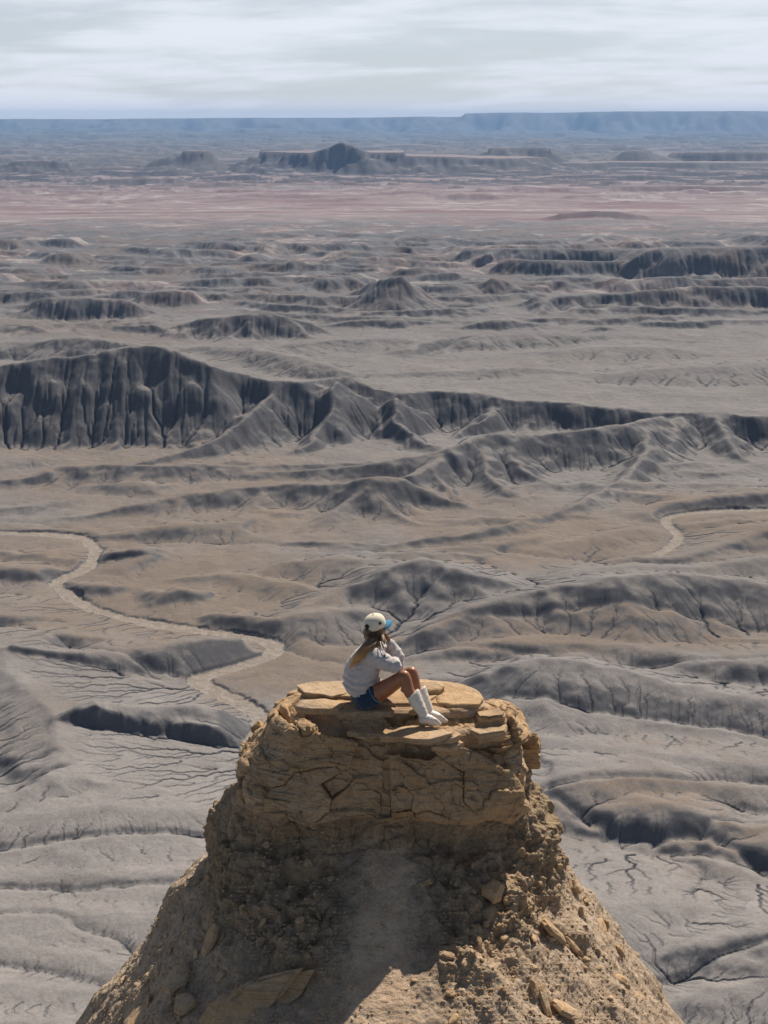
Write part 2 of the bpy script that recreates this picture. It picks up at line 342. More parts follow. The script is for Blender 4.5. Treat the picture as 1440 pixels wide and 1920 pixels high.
ridge([(60, 566, UP + 8), (70, 558, UP + 18), (140, 557, UP + 19), (230, 560, UP + 17), (245, 566, UP + 8)], 1.5, 3, 1.2, 1, UP)
ridge([(250, 556, UP + 6), (290, 545, UP + 14), (350, 542, UP + 15), (385, 548, UP + 7)], 1.5, 3, 1.2, 1, UP)
ridge([(450, 541, UP + 8), (462, 536, UP + 12), (510, 538, UP + 9)], 1.4, 3, 1.2, 1, UP)
ridge([(610, 606, UP + 3), (660, 599, UP + 7), (750, 597, UP + 8), (810, 602, UP + 3)], 1.5, 4, 1.3, 1, UP)
ridge([(850, 610, UP + 3), (900, 600, UP + 8), (960, 600, UP + 8), (1000, 606, UP + 3)], 1.6, 4, 1.3, 1, UP)
ridge([(1100, 620, UP + 2), (1125, 607, UP + 6), (1150, 618, UP + 2)], 2.5, 3, 1.1, 1.3, UP)
rr(44, 436, 472, 5, 18, 3, kf=1.6, kb=4)
rr(44, 470, 520, 5, 15, 4, xs=(-250, 880), kf=1.6, kb=3.6)
rr(32, 520, 572, 4, 12, 5, xs=(-250, 900), kf=1.5)
rr(14, 570, 612, 3, 9, 6, xs=(-250, 330))
rr(18, 560, 605, 4, 10, 8, xs=(620, 1600), kf=1.6)
rr(6, 505, 530, 5, 10, 9, xs=(780, 1600), kf=1.9)

# channel: image polyline at floor level; carved depth, half-width of the bed
CHAN = []
def chan(pts, d=1.5, w=1.0, bank=3.0, h=0.0): CHAN.append((pts, d, w, bank, h))
WASH = [(-350, 985), (-120, 998), (0, 1003), (90, 1006), (150, 1012), (176, 1030), (172, 1058), (150, 1075), (112, 1092), (108, 1102), (150, 1132), (210, 1155), (290, 1172),
        (370, 1184), (440, 1193), (495, 1203), (518, 1214), (508, 1230), (460, 1248), (400, 1265), (372, 1276), (395, 1293), (440, 1312), (478, 1332), (494, 1352), (486, 1378), (470, 1402), (500, 1440), (600, 1480), (700, 1500)]
WASH2 = [(1700, 962), (1500, 956), (1440, 960), (1360, 962), (1300, 966), (1255, 973), (1250, 985), (1268, 1003), (1268, 1020), (1235, 1042)]
chan([(1235, 1042), (1120, 1052), (960, 1040), (840, 1030), (640, 1030), (480, 1022), (330, 1020), (180, 1018)], 1.2, .5, 4)
chan([(1700, 1030), (1440, 1048), (1300, 1058), (1160, 1062), (1120, 1055)], 1.4, .4, 3)
chan([(760, 1165), (800, 1150), (860, 1130), (960, 1120), (1010, 1108), (990, 1098), (940, 1075), (860, 1048), (700, 1035)], .9, .3, 2)
chan([(-60, 985), (60, 985), (170, 1008)], .8, .3, 2)
chan([(520, 1215), (570, 1205), (640, 1212), (740, 1200), (800, 1180)], 1.0, .4, 3)
chan([(520, 1214), (600, 1235), (660, 1245), (720, 1235), (800, 1228), (900, 1232), (1000, 1245), (1080, 1258), (1200, 1265), (1440, 1262), (1700, 1262)], 1.4, .4, 3)
chan([(720, 1235), (780, 1205), (900, 1196), (1060, 1192), (1200, 1192), (1330, 1195), (1440, 1205), (1700, 1210)], 1.3, .35, 3)
chan([(940, 1345), (1040, 1358), (1140, 1365), (1260, 1378), (1440, 1400), (1700, 1425)], 1.5, .35, 2.5)
chan([(1000, 1510), (1080, 1500), (1200, 1494), (1320, 1492), (1440, 1492), (1700, 1500)], 2.0, .4, 3)
chan([(1000, 1510), (1060, 1535), (1130, 1565), (1200, 1582), (1250, 1588), (1310, 1592), (1370, 1610), (1440, 1650), (1700, 1760)], 1.8, .45, 3)
chan([(1310, 1590), (1345, 1573), (1420, 1570), (1700, 1560)], 1.4, .4, 2)
chan([(470, 1402), (400, 1450), (330, 1455), (260, 1462), (190, 1472), (60, 1500), (-60, 1540)], 1.8, .4, 3)
chan([(372, 1276), (300, 1272), (240, 1262), (180, 1245), (60, 1205), (-60, 1180)], 1.6, .4, 2)
chan([(486, 1378), (420, 1362), (340, 1352), (240, 1348)], 1.4, .35, 2)
chan([(430, 1310), (340, 1305), (230, 1282)], 1.0, .3, 2)
chan([(380, 1192), (300, 1205), (200, 1205), (60, 1165), (-60, 1150)], 1.0, .3, 2)
chan([(420, 1588), (330, 1590), (200, 1600), (60, 1615), (-60, 1620)], 1.3, .3, 2)
chan([(420, 1678), (300, 1682), (180, 1688), (0, 1690), (-60, 1690)], 1.2, .3, 2)
chan([(340, 1815), (250, 1800), (180, 1770), (100, 1745), (0, 1735), (-60, 1730)], 1.0, .3, 2)
chan([(300, 1890), (200, 1868), (100, 1850), (0, 1838), (-60, 1830)], 1.0, .3, 2)
chan([(1100, 1850), (1250, 1850), (1350, 1828), (1440, 1820), (1600, 1815)], 1.2, .3, 2)
chan([(1252, 1592), (1265, 1615), (1300, 1640), (1315, 1665), (1290, 1700)], .9, .2, 1.2)
chan([(800, 664), (812, 656), (850, 648), (900, 642), (1000, 638), (1150, 632), (1300, 640)], 1.6, 1.2, 4, UP)
chan([(740, 708), (900, 706), (1100, 716), (1300, 724), (1500, 720)], .8, .6, 3, UP)

def seg_dist(X, Y, pts3):
    """distance to polyline, interpolated value, sign (+ = far side for left-to-right lines)"""
    best = np.full(X.shape, 1e9, np.float32); val = np.zeros_like(best); sgn = np.zeros_like(best)
    for (x0, y0, v0), (x1, y1, v1) in zip(pts3[:-1], pts3[1:]):
        dx, dy = x1 - x0, y1 - y0; l2 = dx * dx + dy * dy + 1e-9
        t = np.clip(((X - x0) * dx + (Y - y0) * dy) / l2, 0, 1)
        ex = X - (x0 + t * dx); ey = Y - (y0 + t * dy)
        d = ex * ex + ey * ey
        m = d < best
        best = np.where(m, d, best); val = np.where(m, v0 + t * (v1 - v0), val)
        sgn = np.where(m, ey, sgn)
    return np.sqrt(best), val, sgn
def smooth_poly(pts, n=4):
    """Catmull-Rom through points"""
    out = []; q = [pts[0]] + list(pts) + [pts[-1]]
    for i in range(1, len(q) - 2):
        for k in range(n):
            t = k / n
            out.append(tuple(0.5 * (2 * b + (c - a) * t + (2 * a - 5 * b + 4 * c - d) * t * t + (3 * b - a - 3 * c + d) * t ** 3)
                             for a, b, c, d in zip(q[i - 1], q[i], q[i + 1], q[i + 2])))
    out.append(tuple(pts[-1])); return out
def window(A, L, pts3, w):
    r = [math.hypot(p[0], p[1]) for p in pts3]; a = [math.atan2(p[0], p[1]) for p in pts3]
    rm = min(r); dw = w / rm
    a0, a1 = min(a) - dw, max(a) + dw; l0 = math.log(max(rm - w, 20)); l1 = math.log(max(r) + w)
    d = A[0, 1] - A[0, 0]
    e = L[1, 0] - L[0, 0]
    j0 = max(0, int((a0 - A[0, 0]) / d)); j1 = min(A.shape[1], int((a1 - A[0, 0]) / d) + 2)
    i0 = max(0, int((l0 - L[0, 0]) / e)); i1 = min(A.shape[0], int((l1 - L[0, 0]) / e) + 2)
    return (slice(i0, i1), slice(j0, j1)) if i1 > i0 and j1 > j0 else None

def base_relief(A, L):
    """heights above the valley floor before erosion"""
    R = np.exp(L); X0 = R * np.sin(A); Y0 = R * np.cos(A)
    wx = fbm2(A * 45, L * 45, 3, 5) * R * .010; wy = fbm2(A * 45, L * 45, 3, 9) * R * .010
    X = X0 + wx; Y = Y0 + wy
    sc = [(*G(px, py, h), h) for px, py, h in SCARP]
    sc.sort(key=lambda q: math.atan2(q[0], q[1]))
    sr = np.interp(A, [math.atan2(q[0], q[1]) for q in sc], [math.hypot(q[0], q[1]) for q in sc])
    behind = sstep(R - sr, -6, 4)
    Z = UP * behind
    Z = Z + fbm2(A * 30, L * 30, 4, 21) * R * .0022 * (1 + .7 * sstep(R, 800, 1100)) + 0.004 * (R - 150) * (1 - behind)
    for pts, kf, kb, a, p, f, w0 in RIDGES:
        q = [(*G(px, py, h), h) for px, py, h in pts]
        if q[0][0] > q[-1][0]: q = q[::-1]
        hm = max(h for *_, h in q) - f
        win = window(A, L, q, hm * max(kf, kb) + 4)
        if win is None: continue
        x, y = X[win], Y[win]
        d, v, s = seg_dist(x, y, q)
        hh = np.maximum(v - f, 0.01)
        if abs(kf - kb) < .01: k = kf
        else:
            t = np.clip(s / (d + .5), -1, 1) * .5 + .5
            k = kf + (kb - kf) * sstep(t, .2, .8)
        w = hh * k + .5
        pr = np.clip(1 - (d / w) ** a, 0, 1) ** p
        fl = np.where(behind[win] > .5, np.maximum(f, Z[win] * 0 + (UP if f > 0 else 0)), f) if f > 0 else f
        cand = fl + hh * pr
        cur = Z[win]; kk = np.minimum(.12 * hh, 1.2) + .05
        hmix = np.clip(.5 + .5 * (cand - cur) / kk, 0, 1)
        new = cur * (1 - hmix) + cand * hmix + kk * hmix * (1 - hmix)
        Z[win] = np.where(pr > 0, np.maximum(cur, new), cur)
    return Z, X0, Y0, R

def wash_level(R): return .004 * (R - 150) - .7
def carve(Z, A, L, pts, d, w, bank, h0):
    q = smooth_poly([(*G(px, py, h0), 0.0) for px, py in [p[:2] for p in pts]], 3)
    win = window(A, L, q, bank * 4 + w + (22 if d > 2 else 6))
    if win is None: return None
    R = np.exp(L[win]); x = R * np.sin(A[win]); y = R * np.cos(A[win])
    wob = fbm2(x * .12, y * .12, 3, 55) * 1.6
    dist, v, sg_ = seg_dist(x + wob, y + wob * .7, q)
    bed = -d * (.55 if w < 1 else 1)
    m = np.clip((dist - w) / (bank * (1.3 if w < 1 else 1.6)), 0, 1)
    cur = Z[win]
    if w < 1:                                   # small watercourse: a V-shaped notch in a shallow swale
        Z[win] = cur - .55 * d * np.clip(1 - dist / (w + bank * .35), 0, 1) - .30 * d * np.exp(-(dist / (bank * 1.6 + 1)) ** 2)
    elif d > 2:                                 # the wash: low near bank, steeper far bank
        dd = np.maximum(dist - w, 0); lim = wash_level(R) + .35 + np.where(sg_ > 0, .75 * dd, .16 * dd)
        Z[win] = np.minimum(cur, lim)
    else: Z[win] = np.minimum(cur, h0 + bed + (np.maximum(cur - h0, .4) + d) * m ** .8)
    return win, dist

def erode(Z, R, cell, iters, K, m=.45, diff=.10, fill=2, jitter=.02):
    """implicit stream-power erosion, flow routed by pointer doubling"""
    nr, nc = Z.shape; N = nr * nc
    idx = np.arange(N, dtype=np.int32).reshape(nr, nc)
    acc = None
    step = R * cell
    Kc = np.broadcast_to(np.asarray(K, np.float32), Z.shape)
    for it in range(iters):
        for _ in range(fill):
            Pd = np.pad(Z, 1, mode='edge')
            mn = np.minimum.reduce([Pd[:-2, 1:-1], Pd[2:, 1:-1], Pd[1:-1, :-2], Pd[1:-1, 2:], Pd[:-2, :-2], Pd[2:, 2:], Pd[:-2, 2:], Pd[2:, :-2]])
            Z = np.maximum(Z, mn + step * .002)
        Zj = Z + RNG.standard_normal(Z.shape, dtype=np.float32) * step * jitter
        Pd = np.pad(Zj, 1, constant_values=1e6)
        best = np.zeros(Z.shape, np.float32); rec = idx.copy()
        for di in (-1, 0, 1):
            for dj in (-1, 0, 1):
                if di == 0 and dj == 0: continue
                s = Zj - Pd[1 + di:1 + di + nr, 1 + dj:1 + dj + nc]
                if di and dj: s = s * .7071
                mk = s > best
                best = np.where(mk, s, best); rec = np.where(mk, idx + di * nc + dj, rec)
        rec = rec.ravel()
        root = rec == idx.ravel()
        acc = np.ones(N, np.float64); r = rec.copy(); live = ~root
        for k in range(12):
            src = np.nonzero(live)[0]
            if len(src) == 0: break
            acc = acc + np.bincount(r[src], weights=acc[src], minlength=N)
            nl = np.zeros(N, bool); nl[src] = live[r[src]]      # only exact jumps go on
            r = r[r]; live = nl
        accf = acc.astype(np.float32)
        Fk = (Kc.ravel() * accf ** m); Fk[root] = 0
        b = Fk / (1 + Fk); a = Z.ravel() / (1 + Fk); r = rec.copy()
        for k in range(12):
            a = a + b * a[r]; b = b * b[r]; r = r[r]
        # roots: b = 0, a = Z
        Z = np.minimum(a.reshape(nr, nc).astype(np.float32), Z)
        if diff:
            Pd = np.pad(Z, 1, mode='edge')
            lap = (Pd[:-2, 1:-1] + Pd[2:, 1:-1] + Pd[1:-1, :-2] + Pd[1:-1, 2:]) * .25 - Z
            Z = Z + lap * diff
    return Z, accf.reshape(nr, nc)

def up2(Z):
    nr, nc = Z.shape
    def u(a):
        p = np.concatenate([a[:1], a, a[-1:]], 0)
        o = np.empty((a.shape[0] * 2,) + a.shape[1:], a.dtype)
        o[0::2] = .25 * p[:-2] + .75 * p[1:-1]; o[1::2] = .75 * p[1:-1] + .25 * p[2:]
        return o
    return u(u(Z).T).T
# ------------------------------------------------------------------ build the eroded sheet
def build_relief():
    A, L = polar(NR // 2, NC // 2, 2)
    Z, X, Y, R = base_relief(A, L)
    Z = Z.astype(np.float32)
    wash = []
    for c in CHAN: carve(Z, A, L, *c)
    for pts in (WASH, WASH2): carve(Z, A, L, pts, 2.4, 1.8, 2.2, 0.0)
    g = 1 + 0 * R
    # gentler ground erodes less: keep the plains
    Z2 = Z[::2, ::2].copy()
    Z2, _ = erode(Z2, R[::2, ::2], DT * 4, 5, .004, .48, .05, fill=2)
    D2 = up2(Z2)[:Z.shape[0], :Z.shape[1]]
    Z = np.minimum(Z, D2 + .2 * np.abs(Z - D2))
    Z, _ = erode(Z, R, DT * 2, 7, .008, .46, .08, fill=2)
    Z = up2(Z)
    A, L = polar(NR, NC, 1); R = np.exp(L)
    X = R * np.sin(A); Y = R * np.cos(A)
    Z = Z + fbm2(A * 220, L * 220, 3, 77) * R * .0005
    gy, gx = np.gradient(Z); stp = sstep(np.hypot(gx, gy) / (R * DT), .35, .75) * sstep(R, 380, 470)
    Z = Z + stp * R * .0014 * (np.abs(fbm2(X * .16 + 5, Y * .02, 2, 88)) * 1.6 + np.abs(fbm2(X * .42, Y * .05, 2, 89)) * .7 - .5)   # rills down the steep faces
    Z, acc = erode(Z, R, DT, 6, .020, .46, .05, fill=1, jitter=.03)
    Zr = Z; far_k = .2 + .8 * sstep(R, 400, 600)
    for _ in range(5):                          # rounded, soft mounds between the gullies
        Pd = np.pad(Z, 1, mode='edge'); Z = Z * .4 + (Pd[:-2, 1:-1] + Pd[2:, 1:-1] + Pd[1:-1, :-2] + Pd[1:-1, 2:]) * .15
    Z = Z + (Zr - Z) * far_k
    # thin incised runnels
    la = np.log2(acc + 1)
    cut = np.clip((la - 5.5) / 8, 0, 1) ** .9
    big = np.clip((la - 9.0) / 7, 0, 1)
    Pb = np.pad(big, 1); wide = np.maximum.reduce([Pb[:-2, 1:-1], Pb[2:, 1:-1], Pb[1:-1, :-2], Pb[1:-1, 2:]])
    Z = Z - cut * R * .0026 - np.maximum(big, wide * .45) * R * .0036
    # the dry wash: a clean flat bed
    wm = np.zeros(Z.shape, np.float32)
    for pts, w, seed in ((WASH, 1.8, 3), (WASH2, 1.4, 4)):
        q = smooth_poly([(*G(px, py, 0), 0.0) for px, py in pts], 4)
        win = window(A, L, q, 12)
        x, y = X[win], Y[win]
        wob = fbm2(x * .15, y * .15, 3, seed + 50) * 1.3 + fbm2(x * .7, y * .7, 3, seed + 70) * .9
        d, _, _ = seg_dist(x + wob, y + wob * .6, q)
        ww = w * (1 + .6 * perlin2(x * .05, y * .05, seed))
        k = 1 - sstep(d, ww, ww + 1.0)
        bed = wash_level(R[win]) + .10 * perlin2(x * .8, y * .8, 8) + .06 * perlin2(x * 2.2, y * 2.2, 9)
        Z[win] = Z[win] * (1 - k) + bed * k
        wm[win] = np.maximum(wm[win], (d < ww + .45) * 1.0)
    return A, L, R, X, Y, Z, acc, wm
t0 = time.time()
A, L, R, X, Y, Z, ACC, WM = build_relief()
print('relief', time.time() - t0, Z.shape)

# ------------------------------------------------------------------ the far plain, its buttes and the mesas on the horizon
FAR_K = 0.0034
LF = np.concatenate([L[-1, 0] + FAR_K * np.arange(1, int(math.log(17500 / R1) / FAR_K))]).astype(np.float32)
Af, Lf = np.meshgrid(A[0], LF); Rf = np.exp(Lf); Xf = Rf * np.sin(Af); Yf = Rf * np.cos(Af)
BUTTES = []
def butte(pts, wt, ws, seed=0, rough=.5, foot=None, D=None):
    """pts = image points of the top edge; foot = image row of the foot (or D = distance)"""
    if D is None: D = (H - UP) / math.tan(ang(foot)) + ws
    q = []
    for px, py in pts:
        x = (px - 720) / F / math.cos(PITCH) * D * 1.0
        u, yy, _ = ray(px, py); x = u / yy * D
        q.append((x, D + wt, max(H - D * math.tan(ang(py)) * 1.0 - UP, 1.5)))
    BUTTES.append((q, wt, ws, seed, rough))
butte([(-60, 318), (20, 303), (55, 301), (100, 302)], 10, 75, 1, foot=334)
butte([(120, 316), (200, 314), (270, 315), (300, 312)], 10, 40, 2, foot=325)
butte([(335, 289), (352, 287), (370, 288)], 8, 110, 3, foot=325)
butte([(400, 304), (430, 306)], 10, 50, 4, foot=323)
butte([(610, 288), (640, 288), (700, 290), (780, 293), (860, 294), (900, 297)], 140, 105, 5, .8, foot=330)
butte([(945, 277), (1000, 277)], 14, 120, 7, D=3900)
butte([(1185, 282), (1215, 282)], 8, 120, 8, D=4000)
butte([(1290, 286), (1360, 285), (1600, 285)], 30, 60, 9, D=4000)
butte([(1110, 306), (1150, 304), (1400, 305), (1650, 305)], 60, 50, 16, foot=322)
butte([(200, 336), (260, 334), (330, 335), (352, 341)], 14, 24, 10, foot=350)
butte([(375, 347), (450, 345), (570, 345)], 10, 18, 11, foot=353)
butte([(175, 377), (205, 373)], 4, 14, 12, foot=384)
butte([(835, 366), (860, 362), (930, 366)], 4, 18, 13, foot=376)
butte([(1080, 366), (1190, 363), (1300, 368)], 8, 20, 18, foot=374)
butte([(1060, 401), (1110, 396), (1160, 397), (1190, 402)], 5, 20, 14, foot=412)
butte([(1170, 348), (1300, 349), (1440, 351), (1600, 352)], 14, 20, 15, foot=361)
butte([(1050, 332), (1200, 328), (1300, 332)], 14, 30, 17, foot=341)
butte([(40, 279), (90, 276), (120, 279)], 15, 60, 19, foot=285)
butte([(128, 278), (143, 278)], 10, 40, 20, foot=286)
for i, (y, x0, x1) in enumerate([(356, 200, 700), (362, 380, 900), (386, -100, 300), (392, 500, 900), (404, 100, 600), (412, 700, 1300), (425, -50, 500), (372, 900, 1500), (352, 700, 1150), (340, 880, 1500), (382, 1150, 1600), (420, 1000, 1600)]):
    g = random.Random(i); m = 9; w = (x1 - x0) / m
    for k in range(0, m, 2):
        xx = x0 + w * k; hh = g.uniform(2.5, 6); yy = y + g.uniform(-4, 4)
        butte([(xx, yy - hh * .5), (xx + w * .5, yy - hh), (xx + w * g.uniform(.8, 1.4), yy - hh * .4)], 4, 13, 30 + i + k, foot=yy)
def far_relief(A, L, R, X, Y):
    Z = UP + (fbm2(A * 26, L * 26, 4, 41) * .0026 + .0) * R * sstep(R, 1600, 2300)
    Z = np.where(R > 4500, UP + (Z - UP) * .8, Z)
    # low ledges
    led = fbm2(A * 14, L * 30, 4, 43)
    Z += (sstep(led, .06, .09) + sstep(led, .25, .28)) * R * .0016 * sstep(R, 1900, 2600)
    er = fbm2(A * 90, L * 90, 3, 44, ridged=True)
    for pts, wt, ws, seed, rough in BUTTES:
        q = pts
        hm = max(p[2] for p in q)
        win = window(A, L, q, wt + ws + 30)
        if win is None: continue
        x, y = X[win], Y[win]
        nf = 1.0 if rough > .4 else .25
        n = nf * perlin2(x / (ws * .7), y / (ws * .7), seed) * .30 * ws + perlin2(x / (ws * .22), y / (ws * .22), seed + 5) * .16 * ws * rough
        d, v, _ = seg_dist(x, y, q)
        t = np.clip((d + n - wt) / ws, 0, 1)
        pr = np.where(t < .06, 1 - t * .5, .97 * np.clip(1 - (t - .06) / .94, 0, 1) ** 1.12)
        er_ = 1 + .10 * perlin2(x / (ws * .12), y / (ws * .3), seed + 9) * (t > .05); pr = pr * er_
        if rough < .4: pr = (1 - t) ** 1.5
        Z[win] = np.maximum(Z[win], UP + v * pr * (t < 1) + Z[win] * 0)
    # the pointed peak that stands on the long mesa
    u, yy, _ = ray(640, 268); D = 3290; dd = np.hypot(X - u / yy * D, (Y - D) * .8) + 9 * perlin2(X / 26, Y / 26, 91)
    mv = H - 3122 * math.tan(ang(289)); tv = H - D * math.tan(ang(266))
    Z = np.where(Z > UP + (mv - UP) * .85, np.maximum(Z, mv + (tv - mv) * (1 - np.clip(dd / 66, 0, 1)) ** 1.15), Z)
    # rising ground and mesas on the horizon
    deg = np.degrees(A)
    wob = fbm2(A * 20, L * 6, 4, 61)
    Z += 60 * sstep(R + wob * 1500, 7000, 11500) * sstep(-deg, -3, 6) * .45
    top = H + R * (np.interp(deg, [-21, -9, 3.0, 3.15, 9, 21], [6, 8.5, 12.5, 18.5, 20.5, 22.5]) + wob * 1.5) / F
    k = sstep(R + wob * 2200, 13300, 14600)
    Z = Z * (1 - k) + np.minimum(top, H + 14800 * (top - H) / R) * k
    return Z
Zf = far_relief(Af, Lf, Rf, Xf, Yf)
Zf[0] = Z[-1] * .7 + Zf[0] * .3
t = np.clip((1750 - R) / 200, 0, 1); Z = Z * t + (UP + (Z - UP) * .6) * (1 - t)

# ------------------------------------------------------------------ mineral colours of the ground, shade deepened on steep badland faces
def lerp(c, col, k): return c * (1 - k[..., None]) + np.array(col, np.float32) * k[..., None]
def ground_colour(A, L, R, X, Y, Z, acc=None, wm=None):
    d = R * DT
    gy, gx = np.gradient(Z)
    if acc is not None: slope = np.hypot(gx / d, gy / d)
    else: slope = np.hypot(gx / d, gy / (R * FAR_K))
    n1 = fbm2(A * 18, L * 18, 4, 101); n2 = fbm2(A * 70, L * 70, 4, 102); n3 = fbm2(A * 9, L * 40, 4, 103)
    c = np.empty(Z.shape + (3,), np.float32); c[:] = (.208, .189, .174)
    c = lerp(c, (.265, .240, .220), 1 - sstep(R + 60 * n1, 215, 340))
    c *= (1 + .16 * n2 + .10 * n1)[..., None]
    if acc is not None:
        zone = np.zeros(Z.shape, np.float32)
        for px, py, rx, ry, k in ((330, 1120, 330, 110, 1), (560, 1250, 200, 60, 1), (1230, 1530, 190, 40, 1), (1380, 1600, 130, 30, .8), (1150, 1215, 420, 32, 1), (120, 1040, 260, 70, .9),
                                  (430, 980, 330, 60, .8), (1050, 1010, 260, 55, 1), (1350, 985, 200, 60, .9), (1000, 1045, 300, 30, .8), (300, 900, 400, 60, .7), (200, 1215, 200, 30, .4), (430, 1310, 60, 30, .7),
                                  (800, 960, 300, 50, .7), (1380, 1040, 160, 60, .5), (150, 845, 240, 24, .7), (70, 640, 180, 20, .7), (270, 655, 130, 26, .5), (1000, 720, 300, 12, .3), (600, 1150, 240, 30, .4), (60, 1400, 110, 70, .3), (1250, 1440, 300, 40, .25), (1350, 1640, 160, 60, .3)):
            gx0, gy0 = G(px, py); gx1, _ = G(px + rx, py); _, gyt = G(px, py - ry); _, gyb = G(px, py + ry)
            zone = np.maximum(zone, k * np.exp(-(((X - gx0) / (gx1 - gx0)) ** 2 + ((Y - gy0) / ((gyt - gyb) / 2)) ** 2) ** 1.5 * .7))
        flat = 1 - sstep(slope, .22, .55)
        br = np.clip(zone * 1.25 + n1 * .55 + n2 * .40 - .14, 0, 1) * (.30 + .70 * flat)
        c = lerp(c, (.208, .163, .126), br * .95)
        c = lerp(c, (.082, .083, .090), sstep(slope, .32, .75) * .75)  # steep faces: dark slate, made darker still to deepen their shade
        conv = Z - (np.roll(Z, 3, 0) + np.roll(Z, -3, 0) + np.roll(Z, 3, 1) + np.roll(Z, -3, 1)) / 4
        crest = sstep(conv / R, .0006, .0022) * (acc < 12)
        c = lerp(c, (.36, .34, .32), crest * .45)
        # strata in the hills
        st = perlin2(Z * 1.1 + n2 * .6, n1 * .5, 7) * sstep(slope, .25, .6)
        c *= (1 + .10 * st)[..., None]
        far = sstep(R + n1 * 160, 640, 1150)
        c = lerp(c, (.135, .133, .136), far * .8)
        c = lerp(c, (.165, .138, .125), far * sstep(n1 + n2 * .5, -.02, .22) * .85)
        c = lerp(c, (.195, .188, .186), far * sstep(-n1 + n3 * .5, .10, .3) * .7)
        c = lerp(c, (.30, .20, .185), far * sstep(n3, .12, .30) * .4)
        c = lerp(c, (.46, .43, .38), far * sstep(n2 + n3, .30, .5) * .45)
    pk = sstep(R + n1 * 250, 1500, 1900)
    pink = np.empty_like(c); pink[:] = (.275, .212, .20)
    pink *= (1 + .22 * n2 + .2 * n1)[..., None]
    band = sstep(R, 1500, 1700) * (1 - sstep(R + n1 * 400, 2300, 3000))
    pink = lerp(pink, (.19, .11, .108), band * sstep(n3, .0, .24) * .7)
    pink = lerp(pink, (.46, .41, .38), sstep(-n3 + n2 * .4, .18, .40) * .6)
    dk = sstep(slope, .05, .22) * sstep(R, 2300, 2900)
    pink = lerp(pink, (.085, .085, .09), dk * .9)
    veg = sstep(R + n1 * 900, 2900, 4500)
    pink = lerp(pink, (.17, .155, .13), veg * (.45 + .35 * sstep(n2, -.1, .2)))
    pink = lerp(pink, (.13, .14, .12), sstep(R + n1 * 1500, 6500, 9500) * .7)
    c = c * (1 - pk[..., None]) + pink * pk[..., None]
    if wm is not None: c = lerp(c, (.40, .345, .285), wm * (.62 + .35 * n2))
    return np.clip(c, .02, .8), slope
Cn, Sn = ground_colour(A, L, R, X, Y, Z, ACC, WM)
Cf, Sf = ground_colour(Af, Lf, Rf, Xf, Yf, Zf)

m_ground, nt = mat('badland_clay')
pos = nt.node('ShaderNodeNewGeometry').outputs['Position']
col = nt.node('ShaderNodeAttribute', attribute_name='col').outputs['Color']
dist = nt.node('ShaderNodeVectorMath', {0: pos}, operation='LENGTH').outputs['Value']
f1 = nt.noise(pos, 2.2, 6, .7); f2 = nt.noise(pos, .35, 5, .6); f3 = nt.noise(pos, .05, 6, .65)
v = nt.math('ADD', nt.map(f1, .3, .7, -.20, .20), nt.map(f2, .3, .7, -.08, .08))
v = nt.math('ADD', v, nt.map(f3, .3, .7, -.10, .10))
c2 = nt.mix(1.0, col, nt.node('ShaderNodeCombineColor', {0: nt.math('ADD', v, 1.0), 1: nt.math('ADD', v, 1.0), 2: nt.math('ADD', v, 1.0)}).outputs[0], 'MULTIPLY')
bmp = nt.node('ShaderNodeBump', {'Strength': .5, 'Distance': .25, 'Height': nt.math('ADD', nt.math('MULTIPLY', f1, .6), nt.math('MULTIPLY', f2, .5))}).outputs[0]
nt.out(c2, .95, bmp, Specular_IOR_Level=.15)
m_bed, nt = mat('wash_sand')
pos = nt.node('ShaderNodeNewGeometry').outputs['Position']
col = nt.node('ShaderNodeAttribute', attribute_name='col').outputs['Color']
f1 = nt.noise(pos, 1.6, 6, .7); f2 = nt.noise(pos, .5, 4, .6)
c2 = nt.mix(nt.map(f2, .42, .62), col, (.27, .225, .18)); c2 = nt.mix(nt.map(f1, .56, .72), c2, (.15, .125, .10))
bmp = nt.node('ShaderNodeBump', {'Strength': .7, 'Distance': .35, 'Height': f1}).outputs[0]
nt.out(c2, .95, bmp, Specular_IOR_Level=.1)

def sheet(Zn, Zfar):
    XX = np.concatenate([X, Xf]); YY = np.concatenate([Y, Yf]); ZZ = np.concatenate([Zn, Zfar]) - H
    CC = np.concatenate([Cn, Cf]); nr, nc = XX.shape
    co = np.stack([XX, YY, ZZ], -1).reshape(-1, 3)
    q = grid_quads(nr, nc)
    w = np.concatenate([WM, np.zeros(Xf.shape, np.float32)]).ravel() > .5
    wq = w[q].all(1)
    def part(sel, name, m):
        qq = q[sel]; used = np.zeros(len(co), bool); used[qq.ravel()] = True
        mp = np.cumsum(used) - 1
        o = mesh_np(name, co[used], mp[qq], mat=m)
        a = o.data.attributes.new('col', 'FLOAT_COLOR', 'POINT')
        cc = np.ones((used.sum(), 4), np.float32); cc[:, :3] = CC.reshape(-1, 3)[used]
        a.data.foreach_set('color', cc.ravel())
        return o
    g = tag(part(~wq, 'ground', m_ground), kind='structure')
    b = tag(part(wq, 'dry_riverbed', m_bed), kind='structure')
    return g, b
ground, riverbed = sheet(Z, Zf)
